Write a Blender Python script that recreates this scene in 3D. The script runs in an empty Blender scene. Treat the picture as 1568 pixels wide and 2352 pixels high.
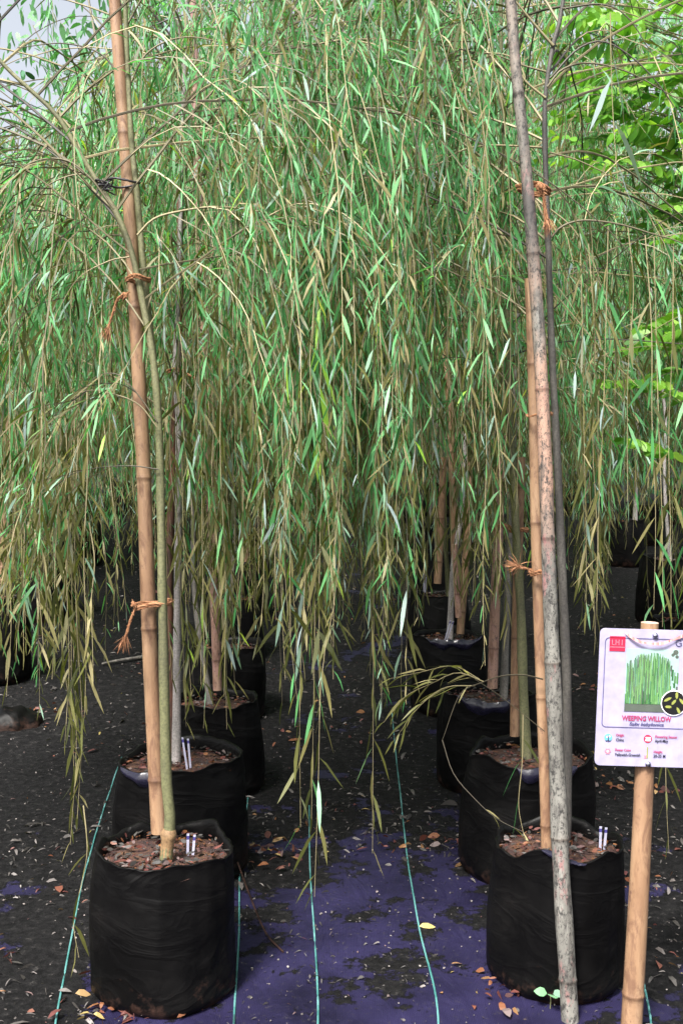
import bpy, math
import numpy as np
from mathutils import Vector, noise

# ------------------------------------------------------------------ camera, sky, sun, exposure
SC = bpy.context.scene
COL = SC.collection
CAM_Z, FPX, HOR = 1.40, 2500.0, 1040.0          # reference sheet is 1568 x 2352
PITCH = math.atan((1176 - HOR) / FPX)
cam = bpy.data.cameras.new("camera")
cam.sensor_fit = 'VERTICAL'; cam.sensor_height = 36.0
cam.lens = 36.0 * FPX / 2352.0
cam.clip_start = 0.05; cam.clip_end = 500
camo = bpy.data.objects.new("camera", cam); COL.objects.link(camo)
camo.location = (0, 0, CAM_Z)
camo.rotation_euler = (math.radians(90) - PITCH, 0, 0)
SC.camera = camo

SUN_EL, SUN_AZ = math.radians(54), math.radians(206)   # azimuth measured clockwise from +Y (behind camera, left)
w = bpy.data.worlds.new("World"); SC.world = w; w.use_nodes = True
nt = w.node_tree; nt.nodes.clear()
sky = nt.nodes.new("ShaderNodeTexSky"); sky.sky_type = 'NISHITA'; sky.sun_disc = False
sky.sun_elevation = SUN_EL; sky.sun_rotation = SUN_AZ
sky.air_density = 1.0; sky.dust_density = 6.0; sky.ozone_density = 1.0
hs = nt.nodes.new("ShaderNodeHueSaturation"); hs.inputs['Saturation'].default_value = 0.35
hs.inputs['Value'].default_value = 1.0
bg = nt.nodes.new("ShaderNodeBackground"); bg.inputs['Strength'].default_value = 0.13
out = nt.nodes.new("ShaderNodeOutputWorld")
nt.links.new(sky.outputs[0], hs.inputs['Color']); nt.links.new(hs.outputs[0], bg.inputs['Color'])
nt.links.new(bg.outputs[0], out.inputs['Surface'])
sl = bpy.data.lights.new("sun", 'SUN'); sl.energy = 4.6; sl.angle = math.radians(12); sl.color = (1.0, 0.96, 0.90)
so = bpy.data.objects.new("sun", sl); COL.objects.link(so)
sd = Vector((math.sin(SUN_AZ) * math.cos(SUN_EL), math.cos(SUN_AZ) * math.cos(SUN_EL), math.sin(SUN_EL)))
so.rotation_euler = sd.to_track_quat('Z', 'Y').to_euler(); so.location = (0, 0, 12)

SC.render.engine = 'CYCLES'
SC.cycles.max_bounces = 7; SC.cycles.diffuse_bounces = 4; SC.cycles.glossy_bounces = 2
SC.cycles.transmission_bounces = 4; SC.cycles.transparent_max_bounces = 4
SC.cycles.use_denoising = True
SC.view_settings.view_transform = 'Standard'; SC.view_settings.look = 'None'
SC.view_settings.gamma = 1.0; SC.view_settings.use_curve_mapping = False
SC.view_settings.exposure = 1.22

R = np.random.default_rng(7)
cp, sp = math.cos(PITCH), math.sin(PITCH)

def P(px, py, d):
    """point seen at reference pixel px,py on the plane Y = d"""
    a = (px - 784) / FPX; b = -(py - 1176) / FPX
    dy = cp + b * sp; dz = -sp + b * cp
    t = d / dy
    return np.array((a * t, d, CAM_Z + dz * t))

def gz(x, y):
    """terrain height: flat near the camera, rising gently further back"""
    t = min(max((y - 4.9) / 10.0, 0), 1)
    base = 0.72 * (t * t * (3 - 2 * t) * 0.35 + t * 0.65)
    n = noise.noise(Vector((x * 0.9, y * 0.9, 0.3))) * 0.018 + noise.noise(Vector((x * 3.1, y * 3.1, 4.3))) * 0.007
    return base + n

def G(px, py):
    """terrain point under reference pixel"""
    a = (px - 784) / FPX; b = -(py - 1176) / FPX
    v = np.array((a, cp + b * sp, -sp + b * cp))
    t = 2.0
    for _ in range(400):
        q = v * t + np.array((0, 0, CAM_Z))
        if q[2] <= gz(q[0], q[1]): break
        t += 0.02
    q[2] = gz(q[0], q[1])
    return q

def proj(p):
    x, y, z = p[..., 0], p[..., 1], p[..., 2] - CAM_Z
    zc = y * cp - z * sp; yc = y * sp + z * cp
    return 784 + FPX * x / zc, 1176 - FPX * yc / zc

# ------------------------------------------------------------------ node helpers
def new_mat(name):
    m = bpy.data.materials.new(name); m.use_nodes = True
    n = m.node_tree; n.nodes.clear()
    o = n.nodes.new("ShaderNodeOutputMaterial"); b = n.nodes.new("ShaderNodeBsdfPrincipled")
    n.links.new(b.outputs[0], o.inputs[0])
    return m, n, b, o

def N(n, t, **kw):
    x = n.nodes.new(t)
    for k, v in kw.items():
        if k in x.inputs.keys(): x.inputs[k].default_value = v
        else: setattr(x, k, v)
    return x

def ramp(n, stops, interp='LINEAR'):
    r = n.nodes.new("ShaderNodeValToRGB"); cr = r.color_ramp; cr.interpolation = interp
    while len(cr.elements) < len(stops): cr.elements.new(0.5)
    for e, (p, c) in zip(cr.elements, stops):
        e.position = p; e.color = (*c, 1) if len(c) == 3 else c
    return r

def noise_tex(n, scale, detail=4, rough=0.6, stretch=None, obj=True, off=(0, 0, 0)):
    tc = n.nodes.new("ShaderNodeTexCoord"); mp = n.nodes.new("ShaderNodeMapping")
    mp.inputs['Scale'].default_value = stretch or (1, 1, 1); mp.inputs['Location'].default_value = off
    n.links.new(tc.outputs['Object'], mp.inputs[0])
    t = n.nodes.new("ShaderNodeTexNoise"); t.inputs['Scale'].default_value = scale
    t.inputs['Detail'].default_value = detail; t.inputs['Roughness'].default_value = rough
    n.links.new(mp.outputs[0], t.inputs['Vector'])
    return t

def mix(n, fac, a, b, blend='MIX'):
    m = n.nodes.new("ShaderNodeMix"); m.data_type = 'RGBA'; m.blend_type = blend
    if isinstance(fac, (int, float)): m.inputs[0].default_value = fac
    else: n.links.new(fac, m.inputs[0])
    for s, i in ((a, 6), (b, 7)):
        if isinstance(s, tuple): m.inputs[i].default_value = (*s, 1) if len(s) == 3 else s
        else: n.links.new(s, m.inputs[i])
    return m.outputs[2]

def bump(n, b, h, strength, dist):
    u = n.nodes.new("ShaderNodeBump"); u.inputs['Strength'].default_value = strength; u.inputs['Distance'].default_value = dist
    n.links.new(h, u.inputs['Height']); n.links.new(u.outputs[0], b.inputs['Normal'])
    return u

def attr(n, name="tint"):
    a = n.nodes.new("ShaderNodeAttribute"); a.attribute_name = name
    return a.outputs['Fac']

def leaf_mat(name, stops, rough=0.45, trans=0.3, tmul=(1.3, 1.5, 0.6)):
    m, n, b, o = new_mat(name)
    r = ramp(n, stops); n.links.new(attr(n), r.inputs[0])
    n.links.new(r.outputs[0], b.inputs['Base Color']); b.inputs['Roughness'].default_value = rough
    t = n.nodes.new("ShaderNodeBsdfTranslucent")
    n.links.new(mix(n, 1.0, r.outputs[0], tmul, 'MULTIPLY'), t.inputs[0])
    s = n.nodes.new("ShaderNodeMixShader"); s.inputs[0].default_value = trans
    n.links.new(b.outputs[0], s.inputs[1]); n.links.new(t.outputs[0], s.inputs[2]); n.links.new(s.outputs[0], o.inputs[0])
    return m

def plain(name, c, rough=0.5, metal=0.0):
    m, n, b, o = new_mat(name)
    t = noise_tex(n, 30, 3); r = ramp(n, [(0.3, tuple(x * 0.85 for x in c)), (0.7, tuple(min(1, x * 1.1) for x in c))])
    n.links.new(t.outputs[0], r.inputs[0]); n.links.new(r.outputs[0], b.inputs['Base Color'])
    b.inputs['Roughness'].default_value = rough; b.inputs['Metallic'].default_value = metal
    return m

# tint values: 0-.2 deep green, .2-.45 mid green, .45-.6 light/blue green, .6-.68 pale grey-blue, .68-.85 olive, .85-.95 tan, .95-1 yellow
WILLOW = [(0.00, (.020, .100, .028)), (0.12, (.050, .190, .060)), (0.30, (.095, .320, .110)), (0.45, (.160, .420, .160)),
          (0.55, (.260, .500, .300)), (0.63, (.270, .345, .350)), (0.68, (.045, .055, .013)), (0.78, (.115, .120, .030)),
          (0.86, (.220, .195, .080)), (0.93, (.40, .345, .19)), (0.965, (.26, .50, .05)), (1.0, (.55, .44, .07))]
M_leaf = leaf_mat("willow_leaf", WILLOW, 0.52, 0.42)
M_twig = leaf_mat("willow_twig", [(0, (.04, .034, .03)), (0.35, (.11, .095, .05)), (0.7, (.24, .205, .11)), (1, (.42, .35, .20))], 0.6, 0.0)
M_fresh = leaf_mat("fresh_leaflet", [(0, (.04, .15, .018)), (0.5, (.12, .30, .03)), (1, (.26, .45, .07))], 0.45, 0.4, (1.3, 1.35, .5))
M_dark = leaf_mat("broad_leaf", [(0, (.015, .055, .025)), (0.6, (.03, .11, .05)), (1, (.08, .20, .11))], 0.35, 0.2)
M_far = leaf_mat("distant_leaf", [(0, (.03, .11, .04)), (0.5, (.08, .24, .09)), (0.85, (.17, .36, .17)), (1, (.28, .38, .30))], 0.5, 0.3)
M_litter = leaf_mat("fallen_leaf", [(0, (.018, .016, .015)), (0.35, (.055, .05, .046)), (0.6, (.12, .105, .10)), (0.72, (.22, .2, .19)), (0.78, (.070, .020, .020)),
                                   (0.86, (.12, .036, .026)), (0.92, (.17, .068, .022)), (0.96, (.27, .16, .075)), (1, (.36, .32, .09))], 0.6, 0.1)

def bark_mat(name, c0, c1, c2, scale=14):
    m, n, b, o = new_mat(name)
    t = noise_tex(n, scale, 6, 0.65, (1, 1, 0.28)); r = ramp(n, [(0.3, c0), (0.5, c1), (0.68, c2)])
    n.links.new(t.outputs[0], r.inputs[0])
    t2 = noise_tex(n, 160, 2, 0.6); r2 = ramp(n, [(0.3, (.6, .6, .6)), (0.62, (1.1, 1.1, 1.1))]); n.links.new(t2.outputs[0], r2.inputs[0])
    n.links.new(mix(n, 1.0, r.outputs[0], r2.outputs[0], 'MULTIPLY'), b.inputs['Base Color'])
    b.inputs['Roughness'].default_value = 0.7
    bump(n, b, t.outputs[0], 0.5, 0.004)
    return m
M_bark_green = bark_mat("green_bark", (.060, .058, .034), (.120, .122, .055), (.19, .18, .105), 9)
M_bark_grey = bark_mat("grey_bark", (.06, .055, .052), (.13, .12, .105), (.24, .22, .20), 16)
M_bark_dark = bark_mat("dark_grey_bark", (.03, .028, .028), (.075, .069, .062), (.15, .14, .12), 16)
M_bark_pale = bark_mat("pale_bark", (.15, .14, .13), (.26, .24, .23), (.42, .37, .36), 16)
M_bark_brown = bark_mat("brown_bark", (.12, .07, .035), (.22, .135, .065), (.32, .21, .11), 22)

def bamboo_mat(name, cols, spots=None, pink=None, rough=0.45, streak=(.14, .07, .045), zt=None):
    m, n, b, o = new_mat(name)
    t = noise_tex(n, 26, 6, 0.65, (1, 1, 0.14)); r = ramp(n, [(0.28, cols[0]), (0.5, cols[1]), (0.72, cols[2])])
    n.links.new(t.outputs[0], r.inputs[0]); c = r.outputs[0]
    t3 = noise_tex(n, 5.5, 5, 0.65, (1, 1, 0.5), off=(3, 1, 2)); r3 = ramp(n, [(0.40, (0, 0, 0)), (0.64, (1, 1, 1))]); n.links.new(t3.outputs[0], r3.inputs[0])
    c = mix(n, r3.outputs[0], c, cols[3])
    if zt:      # the upper culm keeps its tan skin under patchy grey bloom
        tc = n.nodes.new("ShaderNodeTexCoord"); sx = n.nodes.new("ShaderNodeSeparateXYZ"); n.links.new(tc.outputs['Object'], sx.inputs[0])
        tz = noise_tex(n, 7, 5, 0.7, (1, 1, .4), off=(2, 8, 4)); zr = ramp(n, [(zt[0], (0, 0, 0)), (zt[0] + .06, (1, 1, 1)), (zt[1], (1, 1, 1)), (zt[1] + .05, (.25, .25, .25))])
        mz = N(n, "ShaderNodeMath", operation='MULTIPLY'); mz.inputs[1].default_value = 1 / 3.2; n.links.new(sx.outputs[2], mz.inputs[0]); n.links.new(mz.outputs[0], zr.inputs[0])
        rz = ramp(n, [(.40, (0, 0, 0)), (.56, (1, 1, 1))]); n.links.new(tz.outputs[0], rz.inputs[0])
        mm = N(n, "ShaderNodeMath", operation='MULTIPLY'); n.links.new(zr.outputs[0], mm.inputs[0]); n.links.new(rz.outputs[0], mm.inputs[1])
        c = mix(n, mm.outputs[0], c, zt[2])
        ur = ramp(n, [(zt[1], (0, 0, 0)), (zt[1] + .06, (1, 1, 1))]); n.links.new(mz.outputs[0], ur.inputs[0]); dk = ramp(n, [(.44, (.95, .95, .95)), (.53, (.10, .10, .10))]); n.links.new(t3.outputs[0], dk.inputs[0])
        mu = N(n, "ShaderNodeMath", operation='MULTIPLY'); n.links.new(ur.outputs[0], mu.inputs[0]); n.links.new(dk.outputs[0], mu.inputs[1]); c = mix(n, mu.outputs[0], c, (.055, .048, .047))
    # fine brown net of scratches and stains
    tn = noise_tex(n, 38, 6, 0.75, (1, 1, 0.30), off=(5, 2, 6)); tn.inputs['Distortion'].default_value = 0.8
    rn = ramp(n, [(.49, (0, 0, 0)), (.62, (.85, .85, .85))]); n.links.new(tn.outputs[0], rn.inputs[0]); c = mix(n, rn.outputs[0], c, streak)
    if pink:
        t4 = noise_tex(n, 13, 6, 0.75, (1, 1, 0.4), off=(7, 3, 9)); r4 = ramp(n, [(pink[1], (0, 0, 0)), (pink[1] + 0.07, (1, 1, 1))]); n.links.new(t4.outputs[0], r4.inputs[0])
        c = mix(n, r4.outputs[0], c, pink[0])
    if spots:
        for sc, off in ((spots[1], (1, 5, 2)), (spots[1] * 2.3, (4, 4, 1))):
            t2 = noise_tex(n, sc, 5, 0.75, (1, 1, 0.6), off=off); r2 = ramp(n, [(spots[2], (0, 0, 0)), (spots[2] + 0.07, (.9, .9, .9))]); n.links.new(t2.outputs[0], r2.inputs[0])
            c = mix(n, r2.outputs[0], c, spots[0])
    ri = ramp(n, [(0, (1, 1, 1)), (1, (.30, .22, .18))]); n.links.new(attr(n), ri.inputs[0])
    c = mix(n, 1.0, c, ri.outputs[0], 'MULTIPLY')
    n.links.new(c, b.inputs['Base Color']); b.inputs['Roughness'].default_value = rough
    bump(n, b, tn.outputs[0], 0.25, 0.002)
    return m
M_bam_tan = bamboo_mat("tan_bamboo", ((.165, .088, .046), (.275, .168, .095), (.36, .238, .148), (.22, .125, .072)), ((.11, .055, .04), 30, 0.62), None, .58, (.135, .070, .042))
M_bam_grey = bamboo_mat("grey_bamboo", ((.085, .08, .072), (.18, .175, .155), (.30, .285, .26), (.14, .135, .12)), ((.022, .021, .020), 70, 0.54), ((.24, .12, .115), 0.555), 0.65, (.06, .055, .05), (.36, .57, (.33, .205, .15)))
M_bam_pink = bamboo_mat("weathered_bamboo", ((.15, .09, .07), (.29, .175, .12), (.38, .255, .185), (.28, .155, .14)), ((.06, .04, .035), 60, 0.58), ((.30, .17, .16), 0.55), 0.6)
M_bam_red = bamboo_mat("reddish_bamboo", ((.07, .03, .02), (.14, .056, .033), (.22, .10, .06), (.05, .03, .022)), None, None, 0.5, (.03, .015, .01))
M_bam_end = plain("bamboo_cut_end", (.42, .30, .25), 0.8)

def bag_material():
    m, n, b, o = new_mat("black_poly_film")
    t = noise_tex(n, 5, 5, 0.6, (1, 1, 1.6)); r = ramp(n, [(0.45, (.0022, .0021, .0022)), (0.62, (.0042, .0040, .0040)), (0.8, (.011, .0095, .009))])
    n.links.new(t.outputs[0], r.inputs[0])
    tc = n.nodes.new("ShaderNodeTexCoord"); sx = n.nodes.new("ShaderNodeSeparateXYZ"); n.links.new(tc.outputs['Object'], sx.inputs[0])
    td = noise_tex(n, 16, 6, 0.7, off=(3, 3, 3)); ad = N(n, "ShaderNodeMath", operation='MULTIPLY_ADD'); ad.inputs[1].default_value = -2.2; n.links.new(sx.outputs[2], ad.inputs[0]); n.links.new(td.outputs[0], ad.inputs[2])
    rd = ramp(n, [(.40, (0, 0, 0)), (.62, (1, 1, 1))]); n.links.new(ad.outputs[0], rd.inputs[0])     # mud splashed up from the ground
    n.links.new(mix(n, rd.outputs[0], r.outputs[0], (.040, .022, .017)), b.inputs['Base Color'])
    b.inputs['Roughness'].default_value = 0.34
    rr = N(n, "ShaderNodeMapRange"); rr.inputs[3].default_value = 0.30; rr.inputs[4].default_value = 0.62
    n.links.new(t.outputs[0], rr.inputs[0]); n.links.new(rr.outputs[0], b.inputs['Roughness'])
    b.inputs['Specular IOR Level'].default_value = 0.10
    t2 = noise_tex(n, 4.0, 3, 0.45, (1.0, 1.0, 2.2)); t2.inputs['Distortion'].default_value = 1.6
    rg = ramp(n, [(0.40, (0, 0, 0)), (0.50, (1, 1, 1)), (0.60, (0, 0, 0))]); n.links.new(t2.outputs[0], rg.inputs[0])
    t5 = noise_tex(n, 30, 4, 0.6)
    bump(n, b, mix(n, 0.35, rg.outputs[0], t5.outputs[0]), 0.24, 0.008)
    return m
M_bag = bag_material()
def sheen_material():
    m, n, b, o = new_mat("sheen_tinted_film")
    b.inputs['Base Color'].default_value = (.012, .011, .024, 1); b.inputs['Roughness'].default_value = 0.2  # black film; the blue of reflected sky is put into its base colour
    t2 = noise_tex(n, 14, 4, 0.6); bump(n, b, t2.outputs[0], 0.5, 0.01)
    return m
M_sheen = sheen_material()

def soil_material():
    m, n, b, o = new_mat("bag_soil")
    t = noise_tex(n, 26, 6, 0.7); r = ramp(n, [(0.3, (.008, .004, .004)), (0.48, (.040, .014, .011)), (0.6, (.085, .038, .016)), (0.74, (.15, .07, .04))])
    n.links.new(t.outputs[0], r.inputs[0]); n.links.new(r.outputs[0], b.inputs['Base Color']); b.inputs['Roughness'].default_value = 0.9
    t2 = noise_tex(n, 70, 5, 0.7); bump(n, b, t2.outputs[0], 1.0, 0.012)
    return m
M_soil = soil_material()
M_rope = leaf_mat("coir_rope", [(0, (.10, .038, .018)), (0.5, (.26, .115, .052)), (1, (.42, .22, .115))], 0.9, 0.0)
M_wire = plain("dark_tie_wire", (.03, .026, .03), 0.5)
M_label = plain("white_label", (.34, .34, .44), 0.4)
M_ink = plain("blue_ink", (.04, .035, .16), 0.5)
M_thread = leaf_mat("turquoise_thread", [(0, (.012, .03, .03)), (0.4, (.035, .15, .14)), (1, (.12, .28, .28))], 0.55, 0.0)

def ground_material():
    m, n, b, o = new_mat("weed_mat_ground")
    tc = n.nodes.new("ShaderNodeTexCoord"); sx = n.nodes.new("ShaderNodeSeparateXYZ"); n.links.new(tc.outputs['Object'], sx.inputs[0])
    # woven mat
    br = n.nodes.new("ShaderNodeTexChecker"); br.inputs['Scale'].default_value = 260
    n.links.new(tc.outputs['Object'], br.inputs[0])
    mat = mix(n, br.outputs[1], (.0105, .0090, .0290), (.0155, .0132, .040))
    tm = noise_tex(n, 3.2, 5, 0.65); rm = ramp(n, [(0.3, (.45, .45, .45)), (0.7, (1.5, 1.5, 1.5))]); n.links.new(tm.outputs[0], rm.inputs[0])
    mat = mix(n, 1.0, mat, rm.outputs[0], 'MULTIPLY')
    tdst = noise_tex(n, 55, 6, 0.75, off=(9, 2, 0)); rdst = ramp(n, [(.58, (0, 0, 0)), (.68, (.8, .8, .8))]); n.links.new(tdst.outputs[0], rdst.inputs[0]); mat = mix(n, rdst.outputs[0], mat, (.035, .032, .036))
    wv = n.nodes.new("ShaderNodeTexWave"); wv.inputs['Scale'].default_value = 70; wv.inputs['Distortion'].default_value = 1.5; n.links.new(tc.outputs['Object'], wv.inputs[0])
    rw = ramp(n, [(0, (.75, .75, .75)), (1, (1.2, 1.2, 1.2))]); n.links.new(wv.outputs[0], rw.inputs[0]); mat = mix(n, 1.0, mat, rw.outputs[0], 'MULTIPLY')
    # soil film
    ts = noise_tex(n, 34, 7, 0.72); rs = ramp(n, [(0.38, (.0010, .0010, .0012)), (0.5, (.0050, .0048, .0053)), (0.60, (.011, .0105, .0108)), (0.72, (.075, .070, .067))]); n.links.new(ts.outputs[0], rs.inputs[0])
    # mask: clean mat near the front of the aisle, torn and buried further back
    nm = noise_tex(n, 3.0, 9, 0.70, off=(4.3, 1.7, 0))
    fy = N(n, "ShaderNodeMapRange"); fy.inputs[1].default_value = 2.2; fy.inputs[2].default_value = 4.6; fy.inputs[3].default_value = 0.34; fy.inputs[4].default_value = -0.16
    n.links.new(sx.outputs[1], fy.inputs[0])
    ax = N(n, "ShaderNodeMath", operation='ADD'); ax.inputs[1].default_value = -0.10; n.links.new(sx.outputs[0], ax.inputs[0])
    ab = N(n, "ShaderNodeMath", operation='ABSOLUTE'); n.links.new(ax.outputs[0], ab.inputs[0])
    fx = N(n, "ShaderNodeMapRange"); fx.inputs[1].default_value = 0.25; fx.inputs[2].default_value = 0.85; fx.inputs[3].default_value = 0.06; fx.inputs[4].default_value = -0.22
    n.links.new(ab.outputs[0], fx.inputs[0])
    a1 = N(n, "ShaderNodeMath", operation='ADD'); am = N(n, 'ShaderNodeMath', operation='MULTIPLY_ADD'); am.inputs[1].default_value = 2.3; am.inputs[2].default_value = -.65; n.links.new(nm.outputs[0], am.inputs[0]); n.links.new(am.outputs[0], a1.inputs[0]); n.links.new(fy.outputs[0], a1.inputs[1])
    a2 = N(n, "ShaderNodeMath", operation='ADD'); n.links.new(a1.outputs[0], a2.inputs[0]); n.links.new(fx.outputs[0], a2.inputs[1])
    rk = ramp(n, [(0.555, (0, 0, 0)), (0.60, (1, 1, 1))]); n.links.new(a2.outputs[0], rk.inputs[0])
    n.links.new(mix(n, rk.outputs[0], rs.outputs[0], mat), b.inputs['Base Color'])
    rr = N(n, "ShaderNodeMapRange"); rr.inputs[3].default_value = 0.9; rr.inputs[4].default_value = 0.5
    n.links.new(rk.outputs[0], rr.inputs[0]); n.links.new(rr.outputs[0], b.inputs['Roughness'])
    b.inputs['Specular IOR Level'].default_value = 0.16
    inv = N(n, "ShaderNodeMapRange"); inv.inputs[3].default_value = 1.0; inv.inputs[4].default_value = 0.12
    n.links.new(rk.outputs[0], inv.inputs[0])
    hm = N(n, "ShaderNodeMath", operation='MULTIPLY'); n.links.new(ts.outputs[0], hm.inputs[0]); n.links.new(inv.outputs[0], hm.inputs[1])
    tw_ = noise_tex(n, 5, 3, 0.5, (1.5, .6, 1)); tw_.inputs['Distortion'].default_value = 1.2
    sm = N(n, "ShaderNodeMath", operation='ADD'); n.links.new(hm.outputs[0], sm.inputs[0]); n.links.new(tw_.outputs[0], sm.inputs[1])
    bump(n, b, sm.outputs[0], 0.9, 0.022)
    return m
M_ground = ground_material()

# ------------------------------------------------------------------ mesh builder
class MB:
    def __init__(s): s.v = []; s.n = 0; s.f = []
    def add(s, verts, faces, mat=0, tint=0.5):
        """verts (n,3); faces: list of (m,k) index arrays"""
        verts = np.asarray(verts, float).reshape(-1, 3)
        for f in faces:
            f = np.asarray(f, int)
            t = tint if isinstance(tint, np.ndarray) and len(tint) == len(f) else np.full(len(f), float(np.mean(tint)))
            s.f.append((f + s.n, mat, t))
        s.v.append(verts); s.n += len(verts)
    def build(s, name, mats, parent=None, base=(0, 0, 0), smooth=False):
        v = np.concatenate(s.v) - np.asarray(base)
        me = bpy.data.meshes.new(name)
        me.vertices.add(len(v)); me.vertices.foreach_set('co', v.astype(np.float32).ravel())
        loops = np.concatenate([f.ravel() for f, _, _ in s.f])
        tot = np.concatenate([np.full(len(f), f.shape[1]) for f, _, _ in s.f])
        start = np.concatenate(([0], np.cumsum(tot)[:-1]))
        me.loops.add(len(loops)); me.loops.foreach_set('vertex_index', loops.astype(np.int32))
        me.polygons.add(len(tot)); me.polygons.foreach_set('loop_start', start.astype(np.int32))
        me.polygons.foreach_set('loop_total', tot.astype(np.int32))
        me.polygons.foreach_set('material_index', np.concatenate([np.full(len(f), m) for f, m, _ in s.f]).astype(np.int32))
        me.polygons.foreach_set('use_smooth', np.full(len(tot), smooth))
        a = me.attributes.new('tint', 'FLOAT', 'FACE')
        a.data.foreach_set('value', np.concatenate([t for _, _, t in s.f]).astype(np.float32))
        for m in (mats if isinstance(mats, (list, tuple)) else [mats]): me.materials.append(m)
        me.update(calc_edges=True); me.validate()
        o = bpy.data.objects.new(name, me); COL.objects.link(o)
        if parent is not None: o.parent = parent
        else: o.location = tuple(base)
        return o

def tag(o, label=None, cat=None, group=None, kind=None):
    if label: o['label'] = label
    if cat: o['category'] = cat
    if group: o['group'] = group
    if kind: o['kind'] = kind
    return o

def empty(name, loc, label, cat, group=None):
    o = bpy.data.objects.new(name, None); COL.objects.link(o); o.location = tuple(loc); o.empty_display_size = 0.1
    return tag(o, label, cat, group)

def norm(a): return a / np.maximum(np.linalg.norm(a, axis=-1, keepdims=True), 1e-9)

def resample(pts, n, smooth=True):
    pts = np.asarray(pts, float)
    if smooth and len(pts) > 2:
        q = np.vstack((2 * pts[0] - pts[1], pts, 2 * pts[-1] - pts[-2])); o = []
        for i in range(1, len(q) - 2):
            for t in np.linspace(0, 1, 12, endpoint=False):
                a, b, c, d = q[i - 1], q[i], q[i + 1], q[i + 2]
                o.append(0.5 * ((2 * b) + (c - a) * t + (2 * a - 5 * b + 4 * c - d) * t * t + (3 * b - a - 3 * c + d) * t ** 3))
        o.append(pts[-1]); pts = np.array(o)
    s = np.concatenate(([0], np.cumsum(np.linalg.norm(np.diff(pts, axis=0), axis=1))))
    u = np.linspace(0, s[-1], n)
    return np.stack([np.interp(u, s, pts[:, k]) for k in range(3)], 1)

def tube(mb, pts, rad, sides=10, mat=0, tint=0.5, caps=True, rough=0.0):
    """one tube along pts with per-point radius"""
    pts = np.asarray(pts, float); n = len(pts); rad = np.broadcast_to(np.asarray(rad, float), (n,))
    T = norm(np.gradient(pts, axis=0))
    ref = np.array((0.31, 0.95, 0.05)) if abs(T[0][1]) < 0.9 else np.array((1.0, 0, 0))
    A = norm(np.cross(T, ref)); B = np.cross(T, A)
    ang = np.arange(sides) / sides * 2 * np.pi
    r = rad[:, None] * np.ones(sides)
    if rough: r = r * (1 + R.normal(0, rough, r.shape))
    v = pts[:, None, :] + r[..., None] * (np.cos(ang)[None, :, None] * A[:, None, :] + np.sin(ang)[None, :, None] * B[:, None, :])
    i = np.arange(n - 1)[:, None] * sides; j = np.arange(sides)[None, :]; k = (j + 1) % sides
    f = np.stack((i + j, i + k, i + sides + k, i + sides + j), -1).reshape(-1, 4)
    t = tint
    if isinstance(tint, np.ndarray): t = np.repeat(0.5 * (tint[:-1] + tint[1:]), sides)
    fs = [f]
    mb.add(v.reshape(-1, 3), fs, mat, t)
    if caps:
        for e, o in ((0, 1), (n - 1, -1)):
            c = np.arange(sides)[::o]
            mb.add(v[e], [c[None, :]], mat, float(np.mean(tint)))
    return v

def tubes3(mb, Pn, r0, r1, mat, tint):
    """many thin three-sided twigs at once. Pn (n,K,3)"""
    n, K, _ = Pn.shape
    T = norm(np.gradient(Pn, axis=1))
    A = norm(np.cross(T, np.array((0.3, 1.0, 0.1)))); B = np.cross(T, A)
    ang = np.array((0, 2.0944, 4.1888))
    rr = (np.asarray(r0)[:, None] + (np.asarray(r1) - np.asarray(r0))[:, None] * np.linspace(0, 1, K)[None])[..., None, None]
    v = Pn[:, :, None, :] + rr * (np.cos(ang)[None, None, :, None] * A[:, :, None, :] + np.sin(ang)[None, None, :, None] * B[:, :, None, :])
    base = (np.arange(n) * K * 3)[:, None, None]; i = (np.arange(K - 1) * 3)[None, :, None]; j = np.arange(3)[None, None, :]; k = (j + 1) % 3
    f = np.stack(np.broadcast_arrays(base + i + j, base + i + k, base + i + 3 + k, base + i + 3 + j), -1).reshape(-1, 4)
    mb.add(v.reshape(-1, 3), [f], mat, np.repeat(np.asarray(tint), (K - 1) * 3))

DOWN = np.array((0, 0, -1.0))
def leaves(mb, B, D, L, Wd, tint, mat=0, droop=0.35, shape=(0.9, 1.0, 0.6), fold=None):
    """lance leaves: base B, direction D, length L, full width Wd"""
    n = len(B); D = norm(D)
    side = norm(np.cross(D, norm(R.normal(0, 1, (n, 3)))))
    d2 = norm(D + DOWN * droop * R.uniform(0.2, 1.3, (n, 1))); d3 = norm(d2 + DOWN * droop * R.uniform(0, 1.2, (n, 1)) + R.normal(0, .08, (n, 3)))
    L = L[:, None]; h = (Wd / 2)[:, None]
    p0 = B; p1 = p0 + D * L * 0.25; p2 = p1 + d2 * L * 0.3; p3 = p2 + d3 * L * 0.25; p4 = p3 + d3 * L * 0.2
    v = np.stack((p0, p1 - side * h * shape[0], p1 + side * h * shape[0], p2 - side * h * shape[1], p2 + side * h * shape[1],
                  p3 - side * h * shape[2], p3 + side * h * shape[2], p4), 1)
    b = (np.arange(n) * 8)[:, None]
    tri = np.concatenate((b + [[0, 1, 2]], b + [[5, 7, 6]]), 0)
    quad = np.concatenate((b + [[1, 3, 4, 2]], b + [[3, 5, 6, 4]]), 0)
    k = mb.n
    mb.v.append(v.reshape(-1, 3)); mb.n += n * 8
    t2 = np.concatenate((tint, tint))
    mb.f.append((tri + k, mat, t2)); mb.f.append((quad + k, mat, t2))

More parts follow.
